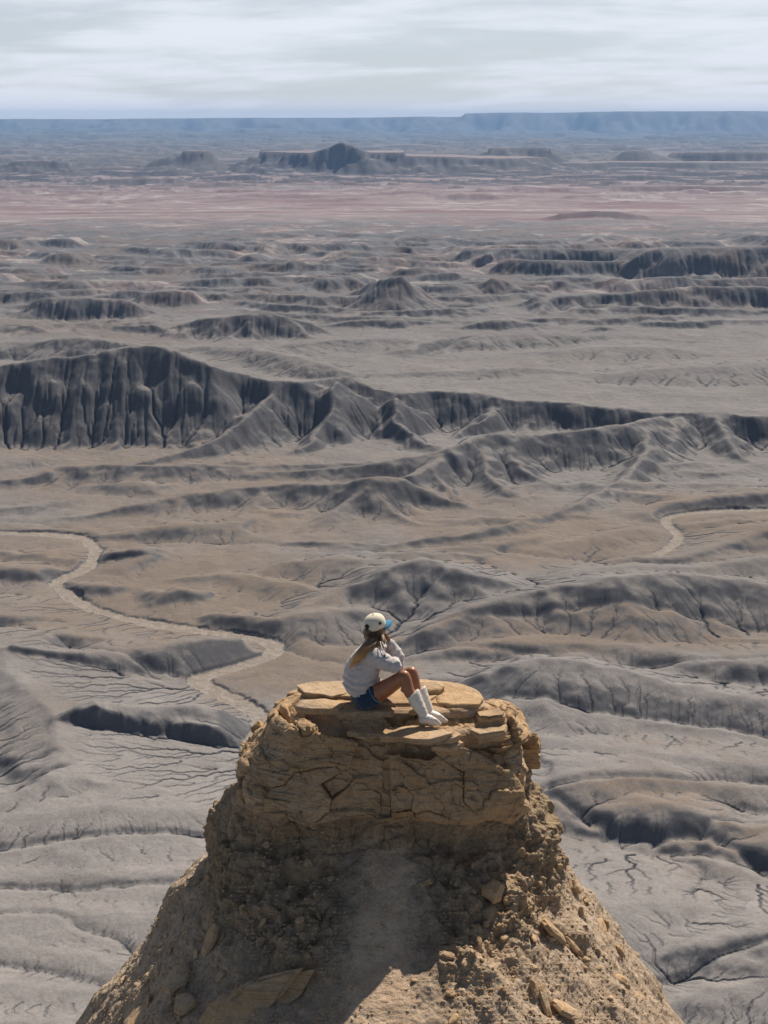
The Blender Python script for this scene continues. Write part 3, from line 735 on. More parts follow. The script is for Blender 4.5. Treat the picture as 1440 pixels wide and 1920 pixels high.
# the plain goes on beside and behind the lookout, out of the picture
def skirt():
    angs = np.linspace(TH1, 2 * math.pi + TH0, 60); rs = np.array([R[0, 0] * .999, 300, 700, 1700, 5000, 11000, 17500])
    Aa, Rr = np.meshgrid(angs, rs)
    zz = np.interp(Rr, [150, 600, 700, 1700, 9000, 15000], [2, 4, UP, UP, UP, 100]) - H - .3
    co = [np.stack([Rr * np.sin(Aa), Rr * np.cos(Aa), zz], -1).reshape(-1, 3)]
    q = grid_quads(*Aa.shape)
    o = mesh_np('plain', co[0], q[:, ::-1], mat=m_ground)
    n = len(co[0]); a = o.data.attributes.new('col', 'FLOAT_COLOR', 'POINT')
    a.data.foreach_set('color', np.tile(np.array([.24, .225, .215, 1], np.float32), n))
    tag(o, kind='structure')
    # floor under the lookout
    Aa, Rr = np.meshgrid(np.linspace(TH0, TH1, 40), np.array([.5, 40, 100, 150.5]))
    o2 = mesh_np('valley_floor', np.stack([Rr * np.sin(Aa), Rr * np.cos(Aa), 0 * Aa - H + .5], -1).reshape(-1, 3), grid_quads(*Aa.shape), mat=m_ground)
    a = o2.data.attributes.new('col', 'FLOAT_COLOR', 'POINT'); a.data.foreach_set('color', np.tile(np.array([.24, .225, .215, 1], np.float32), Aa.size))
    tag(o2, kind='structure')
skirt()
print('terrain done', time.time() - t0)
# ================================================================== THE OUTCROP
YC = 11.6
XC = 0.02
ROWS = [  # z, left, right, front, back
 (-4.868, .02, .02, .02, .02), (-4.872, .62, .70, .10, .42), (-4.885, .74, .82, .21, .50), (-4.905, .77, .86, .24, .53), (-4.965, .79, .87, .24, .56), (-4.995, .84, .93, .30, .6),
 (-5.005, .95, 1.02, .40, .68), (-5.03, 1.0, 1.08, .43, .72), (-5.17, 1.09, 1.17, .48, .76), (-5.30, 1.18, 1.26, .56, .8), (-5.42, 1.27, 1.31, .62, .85), (-5.56, 1.31, 1.31, .70, .88), (-5.68, 1.31, 1.27, .74, .9),
 (-5.73, 1.29, 1.22, .62, .86), (-5.80, 1.34, 1.26, .52, .84), (-5.92, 1.46, 1.42, .53, .9), (-6.05, 1.58, 1.52, .60, 1.0), (-6.10, 1.60, 1.53, .76, 1.02), (-6.31, 1.60, 1.52, 1.24, 1.1),
 (-6.45, 1.60, 1.53, 1.56, 1.15), (-6.56, 1.66, 1.60, 1.82, 1.2), (-6.86, 1.95, 1.82, 2.50, 1.4), (-7.18, 2.15, 2.1, 3.2, 1.7), (-7.61, 2.4, 2.36, 3.95, 2.0), (-8.07, 2.75, 2.68, 4.9, 2.4),
 (-9.0, 3.3, 3.3, 6.4, 2.9), (-14, 5.5, 5.5, 8, 4.2), (-40, 12, 12, 13, 9), (-119, 30, 30, 30, 26)]
def outcrop():
    th = np.concatenate([np.linspace(-math.pi, -2.05, 70, endpoint=False), np.linspace(-2.05, 2.05, 1080, endpoint=False), np.linspace(2.05, math.pi, 70, endpoint=False)])
    rows = np.array(ROWS)
    # arclength-like resampling using the side and front profiles
    z, a, b2, f, bk = rows.T
    seg = np.maximum(np.hypot(np.diff(z), np.diff((a + b2) / 2)), np.hypot(np.diff(z), np.diff(f)) * .8)
    seg[0] *= .6
    t = np.concatenate([[0], np.cumsum(seg)])
    tv = t[ROWS.index((-8.07, 2.75, 2.68, 4.9, 2.4))]
    ts = np.concatenate([np.linspace(0, tv, 820), np.geomspace(tv + .02, t[-1], 40)])
    zi = np.interp(ts, t, z); A_ = [np.interp(ts, t, q) for q in (a, b2, f, bk)]
    T, I = np.meshgrid(th, np.arange(len(ts)))
    Zr = zi[I]; aL, aR, bF, bB = [q[I] for q in A_]
    s, c = np.sin(T), np.cos(T)                       # T = 0 faces the camera, +T to the right
    ax = np.where(s > 0, aR, aL); by = np.where(c > 0, bF, bB)
    n = np.where(Zr > -5.75, 3.0, np.where(Zr > -6.3, 2.6, 2.1))
    wz = sstep(-Zr, 5.7, 6.6); n = 3.0 * (1 - wz) + 2.05 * wz
    r = ((np.abs(s) / ax) ** n + (np.abs(c) / by) ** n) ** (-1 / n)
    # large irregularities of the plan
    e = np.stack([s.ravel() * 1.1, c.ravel() * 1.1, Zr.ravel() * .75], -1)
    big = fbm3(e, 1.6, 3, 5).reshape(T.shape)
    amp = .16 * sstep(-Zr, 4.88, 5.2) * (1 - .55 * sstep(-Zr, 6.1, 6.6)) * (1 - .6 * sstep(np.abs(s), .8, 1))
    r = r * (1 + amp * big * 1.5)
    Xr = XC + r * s; Yr = YC - r * c
    # rotate the outcrop's top outline slightly towards the right
    co = np.stack([Xr, Yr, Zr], -1)
    def normals(co):
        dt = np.gradient(co, axis=0); dth = np.roll(co, -1, 1) - np.roll(co, 1, 1)
        nn = np.cross(dth, dt); nn /= np.linalg.norm(nn, axis=-1, keepdims=True) + 1e-9
        return nn
    nn = normals(co)
    out = np.stack([s, -c, 0 * s], -1)
    sg = np.sign((nn * out).sum(-1).mean()); nn = nn * (sg if sg else 1)
    p = co.reshape(-1, 3).astype(np.float32)
    vis = (Zr > -9.0).ravel()
    d = np.zeros(len(p), np.float32); tone = np.zeros(len(p), np.float32)
    q = p[vis]; zv = q[:, 2] + .05 * fbm3(q, 1.5, 2, 77)
    front = (YC - q[:, 1])
    cap = (1 - sstep(-zv, 5.66, 5.74)) * sstep(-q[:, 2], 4.90, 4.97)
    topf = 1 - sstep(-q[:, 2], 4.88, 4.93)
    mud = sstep(-zv, 5.66, 5.78) * (1 - sstep(-zv, 6.35, 6.7))
    ctr = np.exp(-(q[:, 0] / .42) ** 4) * (front > .3)
    apr = np.maximum(sstep(-zv, 6.0, 6.35), ctr * sstep(-zv, 5.92, 6.06)); mud = mud * (1 - ctr * sstep(-zv, 5.92, 6.06))
    wq = q + .10 * np.stack([fbm3(q, 1.7, 2, 3), fbm3(q, 1.7, 2, 4), fbm3(q, 2.5, 2, 6)], -1)
    # joint blocks of the sandstone
    rot = np.array([[.92, -.39, .10], [.39, .92, .05], [-.10, .0, 1]], np.float32)
    wr_ = (q + .045 * np.stack([fbm3(q, 2.0, 3, 3), fbm3(q, 2.0, 3, 4), fbm3(q, 2.5, 3, 6)], -1)) @ rot
    f1, f2, idv = worley3(wr_ * np.array([1.5, 1.5, 2.5], np.float32) + .37, 11, box=True)
    g1, g2, idg = worley3(wr_ * np.array([4.0, 4.0, 8.0], np.float32), 12, box=True)
    k1, k2, idk = worley3(wr_ * np.array([11, 11, 24], np.float32), 13, box=True)
    crack = (1 - sstep(f2 - f1, .0, .022)) * sstep(fbm3(q, 1.1, 2, 18), -.10, .15)
    crack2 = (1 - sstep(g2 - g1, .0, .07)) * sstep(fbm3(q, 1.4, 3, 8), .08, .22)
    beds = (q[:, 2] + .035 * fbm3(q, .9, 3, 15)) * 17
    fr = beds - np.floor(beds); bid = (_hash(np.floor(beds).astype(np.int64), 0 * beds.astype(np.int64), 0 * beds.astype(np.int64), 3) & 255) / 255.0
    bw = .45 + .55 * sstep(fbm3(q, 1.3, 2, 16), -.2, .2)
    side = np.abs(nn.reshape(-1, 3)[vis][:, 2]) < .75
    bedd = (bid - .5) * .030 + (sstep(fr, 0, .22) - 1) * .014
    fb = fbm3(q, 3.0, 5, 21)
    dd = cap * ((idv - .5) * .17 + (idg - .5) * .05 * sstep(fbm3(q, 1.4, 3, 8), -.15, .15) + (idk - .5) * .018 - crack * .04 - crack2 * .012 + bedd * sstep(fbm3(q, 1.2, 3, 16), -.06, .22) * 1.3 + fb * .03 + fbm3(q, 1.5, 3, 19) * .10)
    # weathered mud below: knobbly, cracked, vertical flutes
    m1, m2, idm = worley3((wq + .10 * fbm3(q, 5, 4, 39)[:, None] + .06 * fbm3(q, 9, 3, 38)[:, None] * np.array([1, -1, 1], np.float32)) * np.array([5.0, 5.0, 4.0], np.float32), 31); o1, o2, ido = worley3(q * 17, 32)
    rough = fbm3(q, 6, 4, 33); flute = fbm3(q * np.array([3.2, 3.2, .8], np.float32), 1.3, 3, 34)
    dd += mud * (flute * .16 + (.5 - m1) * .05 - (1 - sstep(m2 - m1, 0, .07)) * .022 * sstep(fbm3(q, 1.8, 2, 37), -.1, .2) + rough * .10 + (.5 - o1) * .028 + fbm3(q, 16, 3, 36) * .03 + bedd * .15)
    # rubble slope, smooth on the trodden crest
    path = np.exp(-((q[:, 0] - .0 - .05 * np.sin(q[:, 1] * 3)) / (.33 + .05 * np.maximum(front - 1, 0))) ** 2) * sstep(front, .45, .62)
    u1, u2, idu = worley3((q + .04 * fbm3(q, 9, 3, 49)[:, None]) * 9.5, 41); h1, h2, idh = worley3(q * 24, 42)
    gul = fbm3(q * np.array([1.6, 1.6, .5], np.float32), 1.2, 3, 44)
    rub = (1 - .78 * path)
    dd += apr * rub * (gul * .16 + fb * .06 + sstep(idu, .6, .8) * (.55 - u1).clip(0) * .06 + (.5 - h1) * .022 * idh + rough * .028)
    dd += apr * path * (fb * .035 + .05 + .012 * rough)
    dd += topf * ((idg - .5) * .012 - crack2 * .02 + fb * .012)
    d[vis] = dd
    nv = nn.reshape(-1, 3)
    p2 = p + nv * d[:, None]
    # ledges: on the sandstone the steps stay level
    o = mesh_np('rock_body', p2, grid_quads(len(ts), len(th), True)[:, ::-1], mat=M_ROCK)
    full = np.zeros(len(p), np.float32)
    def at(n_, v, dflt=0.0):
        a_ = np.full(len(p), dflt, np.float32); a_[vis] = v; attr(o, n_, a_)
    at('cap', np.clip(cap + topf, 0, 1)); at('mud', mud); at('path', path * apr); at('crk', np.clip(crack + .7 * crack2, 0, 1) * cap)
    at('blk', idv * .6 + idg * .4, .5)
    return o, p2.reshape(T.shape + (3,)), T, I, path, vis

# ---- materials
def rock_material(name, mode):
    m, nt = mat(name)
    pos = nt.node('ShaderNodeNewGeometry').outputs['Position']
    n1 = nt.noise(pos, 1.6, 6, .62); n2 = nt.noise(pos, 9, 6, .65); n3 = nt.noise(pos, 55, 5, .7)
    sc = nt.node('ShaderNodeMapping', {'Vector': pos, 'Scale': (1.2, 1.2, 24)}).outputs[0]
    sc2 = nt.node('ShaderNodeMapping', {'Vector': pos, 'Scale': (2.0, 2.0, 70)}).outputs[0]
    st = nt.noise(sc, 1.0, 5, .6, .3); st2 = nt.noise(sc2, 1.0, 4, .6, .2)
    # sandstone
    c = nt.mix(nt.map(n1, .36, .62), (.49, .30, .135), (.61, .42, .245))
    c = nt.mix(nt.map(st, .40, .60), c, nt.mix(.5, c, (.49, .375, .27)))
    c = nt.mix(nt.math('MULTIPLY', nt.map(st2, .52, .66), .35), c, (.16, .10, .055))
    c = nt.mix(nt.math('MULTIPLY', nt.map(n2, .50, .68), .55), c, (.26, .165, .085))
    if mode == 'body':
        blk = nt.attr('blk'); c = nt.mix(nt.math('MULTIPLY', nt.map(blk, .25, .8), .45), c, (.42, .25, .115))
        mud = nt.mix(nt.map(n2, .38, .62), (.31, .21, .125), (.52, .375, .235))
        mud = nt.mix(nt.map(n1, .40, .60), mud, (.27, .205, .14))
        yel = nt.mix(nt.map(n1, .45, .6), mud, (.38, .255, .12))
        mud = nt.mix(.35, mud, yel)
        rub = nt.mix(nt.map(n2, .38, .64), (.32, .23, .15), (.51, .38, .26))
        rub = nt.mix(nt.map(nt.noise(pos, 26, 4, .6), .50, .66), rub, (.48, .37, .265))
        pth = nt.mix(nt.map(n2, .4, .65), (.70, .52, .35), (.58, .40, .25))
        pth = nt.mix(nt.math('MULTIPLY', nt.map(n1, .5, .62), .6), pth, (.46, .32, .21))
        base = nt.mix(nt.attr('mud'), rub, mud)
        base = nt.mix(nt.attr('cap'), base, c)
        pa = nt.math('ADD', nt.attr('path'), nt.map(n2, .32, .68, -.42, .36))
        c = nt.mix(nt.map(pa, .42, .78), base, pth)
    hsum = nt.math('ADD', nt.math('MULTIPLY', n2, .6), nt.math('MULTIPLY', n3, .25))
    hsum = nt.math('ADD', hsum, nt.math('MULTIPLY', st2, .35))
    k = nt.map(n3, .3, .7, .80, 1.2)
    c = nt.mix(1.0, c, nt.node('ShaderNodeCombineColor', {0: k, 1: k, 2: k}).outputs[0], 'MULTIPLY')
    b = nt.node('ShaderNodeBump', {'Strength': .8, 'Distance': .045, 'Height': hsum}).outputs[0]
    nt.out(c, .9, b, Specular_IOR_Level=.2)
    return m
M_ROCK = rock_material('weathered_sandstone', 'body')
M_SLAB = rock_material('slab_sandstone', 'slab')

rock_root = bpy.data.objects.new('rock_outcrop', None); COL.objects.link(rock_root); rock_root.location = (XC, YC, -9)
tag(rock_root, 'tan sandstone pinnacle with cracked caprock above a crumbly rubble slope, under the seated woman', 'rock outcrop')
def par(o, root):
    bpy.context.view_layer.update()
    o.parent = root; o.matrix_parent_inverse = Matrix.Translation(-Vector(root.location)) if root.type == 'EMPTY' else root.matrix_world.inverted()
body, ROCKP, ROCKT, ROCKI, _pa, _vi = outcrop(); par(body, rock_root)
print('rock', time.time() - t0)

# ---- separate slabs and stones: radial solids
def radial_solid(name, outline, thick, seed, bed=.012, rough=.012, nth=120, nz=26, mat_=None, round_=.12, dome=0.0):
    """outline: radius as a list round the circle (metres); lies in its local xy plane, top at z = thick"""
    th = np.linspace(0, 2 * math.pi, nth, endpoint=False)
    ol = np.asarray(outline, float); m = len(ol)
    va = np.linspace(0, 2 * math.pi, m, endpoint=False); vx, vy = ol * np.cos(va), ol * np.sin(va)
    rad = np.zeros(nth)
    for i_ in range(m):                                  # straight-edged outline
        x0, y0, x1, y1 = vx[i_], vy[i_], vx[(i_ + 1) % m], vy[(i_ + 1) % m]
        a0 = va[i_]; s_ = (th >= a0 - 1e-9) & (th < a0 + 2 * math.pi / m + 1e-9)
        den = np.cos(th) * (y1 - y0) - np.sin(th) * (x1 - x0)
        rad = np.where(s_, (x0 * (y1 - y0) - y0 * (x1 - x0)) / den, rad)
    prof = [(q_, 1) for q_ in np.linspace(.001, 1 - round_, 16)] + [(1 - round_ * .3, .97)] + [(1 - .0 * k, .93 - .86 * k / (nz - 1)) for k in range(nz)] + [(1 - round_ * .3, .03), (1 - round_, 0), (.5, 0), (0.001, 0)]
    pr = np.array(prof); k, zf = pr[:, 0], pr[:, 1]
    Rr = k[:, None] * rad[None, :]; Zz = np.broadcast_to(zf[:, None] * thick, Rr.shape) + dome * (1 - k[:, None] ** 2) * (zf[:, None] > .5)
    p = np.stack([Rr * np.cos(th), Rr * np.sin(th), Zz], -1).reshape(-1, 3).astype(np.float32)
    o3 = np.array([seed * 3.7, seed * 1.3, seed * 7.1], np.float32)
    q = p + o3
    b = (q[:, 2] + .004 * fbm3(q, 8, 2, seed)) / max(bed * 1.7, .003)
    fl = np.floor(b); bi = (_hash(fl.astype(np.int64), 0 * fl.astype(np.int64), 0 * fl.astype(np.int64), seed) & 255) / 255.0
    sidew = np.repeat((k > .9), nth)
    rr = np.hypot(p[:, 0], p[:, 1]) + 1e-6
    off = sidew * ((bi - .5) * bed * 1.3 + (sstep(b - fl, 0, .3) - 1) * bed * .5) + fbm3(q, 4, 4, seed + 2) * rough * 2.5 * sidew
    p[:, 0] += p[:, 0] / rr * off; p[:, 1] += p[:, 1] / rr * off
    p[:, 2] += fbm3(q, 7, 4, seed + 4) * rough
    o = mesh_np(name, p, grid_quads(len(prof), nth, True), mat=mat_ or M_SLAB)
    return o
def irregular(n, r, e, seed, sq=2.6, jag=.14):
    g = random.Random(seed)
    return [r * (abs(math.cos(2 * math.pi * i / n)) ** sq + abs(math.sin(2 * math.pi * i / n) / e) ** sq) ** (-1 / sq) * (1 + g.uniform(-jag, jag)) for i in range(n)]
def place(o, loc, rx=0, ry=0, rz=0):
    o.location = loc; o.rotation_euler = (rx, ry, rz); return o
ZT = -4.885
def topslab(px, py, w, e, th, seed, z=ZT, rz=0., dome=0, bed=.012, label=None, tilt=(0, 0), n=9, jag=.26, round_=.04):
    o = radial_solid('slab', irregular(n, w, e, seed, sq=3.6, jag=jag), th, seed, bed=bed, dome=dome, round_=round_)
    d = ray(px, py); t = (z + th) / d[2]
    place(o, (d[0] * t, d[1] * t, z), tilt[0], tilt[1], rz); par(o, rock_root)
    if label: o['label'] = label
    return o
topslab(612, 1290, .26, .62, .055, 3, rz=.1, label='pale flat slab on the left of the rock top')
topslab(655, 1296, .20, .7, .05, 13, z=-4.89, rz=-.2)
topslab(604, 1318, .27, .42, .06, 4, z=-4.93, rz=-.06, dome=.02, round_=.4, label='rounded bedded ledge under the left slab')
topslab(700, 1326, .26, .42, .055, 5, z=-4.945, rz=.1, dome=.01, round_=.3)
topslab(762, 1305, .26, .6, .05, 6, z=-4.90, rz=.2)
topslab(792, 1286, .20, .62, .05, 7, z=-4.87, dome=.03, round_=.8, bed=.008, jag=.10, n=11, label='round finely ringed plate of stone behind the knees')
topslab(862, 1309, .205, .62, .085, 8, z=-4.94, rz=.05, bed=.02, jag=.05, label='square-edged pale slab right of the boots')
topslab(815, 1312, .16, .7, .06, 9, z=-4.93, rz=-.3)
topslab(922, 1336, .12, .7, .11, 10, z=-5.03, rz=.2, bed=.03, label='small cracked block at the right edge of the top')
topslab(770, 1372, .36, .34, .06, 12, z=-5.002, rz=-.04, bed=.02)
topslab(905, 1362, .17, .7, .10, 15, z=-5.10, rz=.3, bed=.03)
topslab(840, 1378, .13, .6, .12, 16, z=-5.10, rz=.1, bed=.035)

# surface lookup: the visible rock point nearest to an image position
RP = ROCKP.reshape(-1, 3)
def project(p):
    cx = p[:, 0]; f_ = p[:, 1] * CP - p[:, 2] * SP; u_ = p[:, 1] * SP + p[:, 2] * CP
    return 720 + F * cx / f_, 960 - F * u_ / f_, f_
PXx, PYy, DEP = project(RP)
okv = (RP[:, 2] > -9) & (RP[:, 1] < YC + .3) & (RP[:, 1] > 6)
bins = {}
ix = (PXx[okv] // 8).astype(int); iy = (PYy[okv] // 8).astype(int); ids = np.nonzero(okv)[0]; dp = DEP[okv]
order = np.argsort(-dp)
GB = np.full((300, 260), -1, np.int64)
mm = (ix >= 0) & (ix < 260) & (iy >= 0) & (iy < 300)
oo = order[mm[order]]; GB[iy[oo], ix[oo]] = ids[oo]            # nearest written last
NRM = None
def surf(px, py):
    i = GB[int(py // 8), int(px // 8)]
    if i < 0: return None, None
    nth_ = ROCKP.shape[1]; a_, b_ = divmod(int(i), nth_)
    a0, a1 = max(a_ - 14, 0), min(a_ + 14, ROCKP.shape[0] - 1); b0, b1 = (b_ - 14) % nth_, (b_ + 14) % nth_
    n_ = Vector(ROCKP[a_, b1] - ROCKP[a_, b0]).cross(Vector(ROCKP[a1, b_] - ROCKP[a0, b_])).normalized()
    if n_.z < 0 and n_.y > 0: n_ = -n_
    if n_.y > .3 and n_.z < .3: n_ = -n_
    return Vector(RP[i]), n_

def stone_mesh(name, seed, flat=.5, n=10, jag=.2):
    g = random.Random(seed); th = np.linspace(0, 2 * math.pi, n, endpoint=False)
    rad = np.array([1 + g.uniform(-jag, jag) for _ in range(n)])
    pts = []
    for k, z in ((.0, 1), (.55, .95), (.88, .62), (1, .12), (.94, -.35), (.6, -.85), (0, -1)):
        for i in range(n):
            pts.append((rad[i] * k * math.cos(th[i]) * (1 + g.uniform(-.08, .08)), rad[i] * k * math.sin(th[i]), flat * (z + g.uniform(-.12, .12) * (k > 0))))
    me_o = mesh_np(name, np.array(pts), grid_quads(7, n, True)[:, ::-1], mat=M_SLAB, smooth=False)
    return me_o
protos = []
gst = random.Random(5)
def drop_stone(k, px, py, size, sx=1.0, sy=1.0, name='stone', tiltr=.5, spin=None, embed=.25, first={}):
    p, n_ = surf(px, py)
    if p is None: return None
    if k not in first:
        o = stone_mesh(name, 100 + k, flat=[.5, .35, .28, .6, .4, .3, .7][k % 7]); first[k] = o
    else:
        o = first[k].copy(); COL.objects.link(o); o.name = name
    q = n_.to_track_quat('Z', 'Y')
    from mathutils import Euler
    e = Euler((gst.uniform(-tiltr, tiltr), gst.uniform(-tiltr, tiltr), gst.uniform(0, 6.28) if spin is None else spin)).to_quaternion()
    o.rotation_mode = 'QUATERNION'; o.rotation_quaternion = q @ e
    o.scale = (size * sx, size * sy, size); o.location = p + n_ * size * (.35 - embed)
    return o
# notable rocks, each with a label of its own
NOT = [(2, 392, 1762, .105, 1.2, .6, 'pale elongated flat stone half way up the shaded left slope'), (5, 262, 1905, .22, 1.3, .8, 'big layered slab jutting out at the bottom left corner of the outcrop'),
       (1, 335, 1838, .10, 1.3, .7, 'thin tan slab stacked on the lower left edge of the slope'), (2, 300, 1862, .11, 1.2, .6, 'pale slanted flake on the lower left edge beside the tan slab'), (3, 345, 1885, .075, 1, 1, 'angular brown stone above the big layered slab'),
       (4, 415, 1908, .12, 1, .8, 'wide flat grey-tan slab at the bottom below the leaning plates'), (2, 1036, 1745, .11, 1.3, .75, 'large oval reddish stone on the sunlit right slope'),
       (6, 920, 1675, .10, .8, .8, 'knobbly stub of rock where shade meets the sunlit right slope'), (0, 1130, 1738, .10, 1.5, .7, 'pointed flake sticking out of the right edge of the slope'), (3, 1172, 1838, .08, 1, .9, 'squat boulder on the right edge of the slope'),
       (1, 1058, 1888, .095, 1.2, .8, 'smooth round tan stone at the lower right'), (2, 1018, 1878, .10, 1.4, .35, 'narrow pale stone lying against the round tan stone'), (4, 1000, 1850, .06, 1.2, .7, 'small bright tan stone above the round one'),
       (5, 1075, 1775, .07, 1.5, .4, 'long thin sliver below the oval reddish stone'), (1, 1205, 1868, .07, 1.3, .6, 'pale flat stone at the far lower right edge'), (0, 497, 1590, .03, 1, 1, 'single pale pebble on the brown mud under the left caprock'), (3, 560, 1725, .035, 1, 1, 'pale block-shaped stone in the shade left of the path'), (6, 800, 1655, .035, 1.2, .7, 'rounded stone at the top of the shaded path')]
for k, px, py, s, sx, sy, lab in NOT:
    o = drop_stone(k, px, py, s * (1.35 if px < 450 and py > 1750 else 1.15), sx, sy, 'stone', .3, embed=.15)
    if o: tag(o, lab, 'stone')
# leaning bedded plates, lower left
for i, (px, py, w_, e_, rz, sp) in enumerate([(428, 1896, .26, .55, 0, 'lowest and widest'), (450, 1882, .31, .40, .1, 'second lowest'), (475, 1872, .34, .34, .2, 'middle'), (502, 1862, .36, .30, .1, 'second highest'), (528, 1858, .32, .28, .15, 'highest')]):
    p, n_ = surf(px, py)
    o = radial_solid('stone_plate', irregular(9, w_, e_, 60 + i, jag=.16), .036, 60 + i, bed=.006, rough=.006, nth=80, nz=8)
    place(o, p + n_ * .01, math.radians(48), math.radians(-30), math.radians(10 + rz * 50))
    tag(o, sp + ' of the five sandstone plates leaning on edge at the lower left', 'stone plate', 'leaning sandstone plates')
cnt = 0; tries = 0
while cnt < 235 and tries < 3000:
    tries += 1
    py = gst.uniform(1575, 1919); px = gst.uniform(190, 1250)
    lit = px > 850 or (px < 420 and py > 1780)
    if 640 < px < 840 and gst.random() < .85: continue
    if not lit and gst.random() < .45: continue
    if py < 1660 and gst.random() < .6: continue
    p, n_ = surf(px, py)
    if p is None: continue
    s = .012 + .035 * gst.random() ** 2.6
    o = drop_stone(gst.randrange(7), px, py, s, gst.uniform(.9, 1.7), gst.uniform(.6, 1.1), 'stone', .6)
    if o: tag(o, 'small loose tan stone on the rubble slope of the outcrop', 'stone', 'loose stones on the rubble slope'); cnt += 1
# gravel: uncountable
def gravel(n):
    vs_, fs_ = [], []; g = random.Random(9); base = 0
    for _ in range(n * 3):
        if base // 6 >= n: break
        py = g.uniform(1545, 1925) if g.random() < .9 else g.uniform(1400, 1550); px = g.uniform(170, 1270)
        if py < 1545 and 470 < px < 960: continue
        if 650 < px < 830 and g.random() < .8: continue
        if py < 1650 and g.random() < .5: continue
        p, n_ = surf(px, py)
        if p is None: continue
        p = p + Vector((g.uniform(-.02, .02), 0, 0))
        s = .004 + .011 * g.random() ** 2.5
        a_ = Vector((g.gauss(0, 1), g.gauss(0, 1), g.gauss(0, 1))).normalized(); b_ = a_.cross(n_).normalized() if abs(a_.dot(n_)) < .95 else Vector((1, 0, 0)); a_ = b_.cross(n_)
        c_ = n_
        for w_ in (a_ * 1.4, b_, -a_ * 1.2, -b_ * .9, c_ * .8, -c_ * .5):
            q = p + (w_ + Vector((g.uniform(-.2, .2), g.uniform(-.2, .2), g.uniform(-.2, .2)))) * s; vs_.append(tuple(q))
        for f_ in ((0, 1, 4), (1, 2, 4), (2, 3, 4), (3, 0, 4), (1, 0, 5), (2, 1, 5), (3, 2, 5), (0, 3, 5)): fs_.append([base + i_ for i_ in f_])
        base += 6
    o = mesh_np('gravel', vs_, None, fs_, mat=M_SLAB, smooth=False); tag(o, kind='stuff')
gravel(9000)
print('stones', time.time() - t0)
# ================================================================== THE PERSON
t1 = time.time()
def capsule_chain(pts, seg=14, flat0=False):
    """tapered tube with round ends through (point, rx, ry) ; returns verts, faces"""
    P_ = [Vector(p[0]) for p in pts]; R_ = [(p[1], p[2] if len(p) > 2 else p[1]) for p in pts]
    # extend with rounded ends
    def tang(i):
        a = P_[max(i - 1, 0)]; b = P_[min(i + 1, len(P_) - 1)]; return (b - a).normalized()
    rings = []
    T0_ = tang(0); up = Vector((0, 0, 1)) if abs(T0_.z) < .9 else Vector((0, 1, 0))
    side = T0_.cross(up).normalized()
    for i in range(len(P_)):
        T_ = tang(i); side = (side - T_ * side.dot(T_)).normalized(); b = T_.cross(side)
        rx, ry = R_[i]
        if i == 0 and not flat0:
            for k in (1.0, .92, .7, .38): rings.append((P_[0] - T_ * rx * k * .95, side, b, rx * math.sqrt(max(1 - k * k, .0004)), ry * math.sqrt(max(1 - k * k, .0004))))
        rings.append((P_[i], side, b, rx, ry))
        if i == len(P_) - 1:
            for k in (.38, .7, .92, 1.0): rings.append((P_[i] + T_ * rx * k * .95, side, b, rx * math.sqrt(max(1 - k * k, .0004)), ry * math.sqrt(max(1 - k * k, .0004))))
    v = []; f = []
    for c, s_, b, rx, ry in rings:
        for j in range(seg):
            a = 2 * math.pi * j / seg; v.append(c + s_ * (math.cos(a) * rx) + b * (math.sin(a) * ry))
    for i in range(len(rings) - 1):
        for j in range(seg): f.append((i * seg + j, i * seg + (j + 1) % seg, (i + 1) * seg + (j + 1) % seg, (i + 1) * seg + j))
    f.append(tuple(range(seg - 1, -1, -1))); f.append(tuple((len(rings) - 1) * seg + j for j in range(seg)))
    return v, f
def dense(pts, n=4):
    flat = [tuple(p[0]) + (p[1], p[2] if len(p) > 2 else p[1]) for p in pts]
    return [((q[0], q[1], q[2]), q[3], q[4]) for q in smooth_poly(flat, n)] if len(pts) > 2 else pts
def ellipsoid(c, r, M=None, nu=20, nv=14):
    v = []; f = []; M = M or Matrix.Identity(3)
    for i in range(nv + 1):
        t = math.pi * i / nv
        for j in range(nu):
            a = 2 * math.pi * j / nu; v.append(Vector(c) + M @ Vector((r[0] * math.sin(t) * math.cos(a), r[1] * math.sin(t) * math.sin(a), r[2] * math.cos(t))))
    for i in range(nv):
        for j in range(nu): f.append((i * nu + j, i * nu + (j + 1) % nu, (i + 1) * nu + (j + 1) % nu, (i + 1) * nu + j))
    return v, f
def fuse(name, parts, voxel, smooth_it, m, root, disp=None, fac=.5):
    """one continuous skin grown round overlapping solids"""
    V = []; Fc = []
    for v, f in parts:
        b = len(V); V += [tuple(x) for x in v]; Fc += [tuple(b + i for i in q) for q in f]
    me = bpy.data.meshes.new('tmp'); me.from_pydata(V, [], Fc); me.update()
    o = bpy.data.objects.new('tmp', me); COL.objects.link(o)
    rm = o.modifiers.new('r', 'REMESH'); rm.mode = 'VOXEL'; rm.voxel_size = voxel; rm.use_smooth_shade = True
    if smooth_it:
        sm = o.modifiers.new('s', 'SMOOTH'); sm.iterations = smooth_it; sm.factor = fac
    dg = bpy.context.evaluated_depsgraph_get(); me2 = bpy.data.meshes.new_from_object(o.evaluated_get(dg))
    bpy.data.objects.remove(o); bpy.data.meshes.remove(me)
    n = len(me2.vertices)
    if disp:
        co = np.empty(n * 3, np.float32); me2.vertices.foreach_get('co', co); no = np.empty(n * 3, np.float32); me2.vertices.foreach_get('normal', no)
        co = disp(co.reshape(-1, 3), no.reshape(-1, 3)); me2.vertices.foreach_set('co', co.astype(np.float32).ravel()); me2.update()
    me2.name = name; o = bpy.data.objects.new(name, me2); COL.objects.link(o); me2.materials.clear(); me2.materials.append(m)
    for p in me2.polygons: p.use_smooth = True
    par(o, root); return o

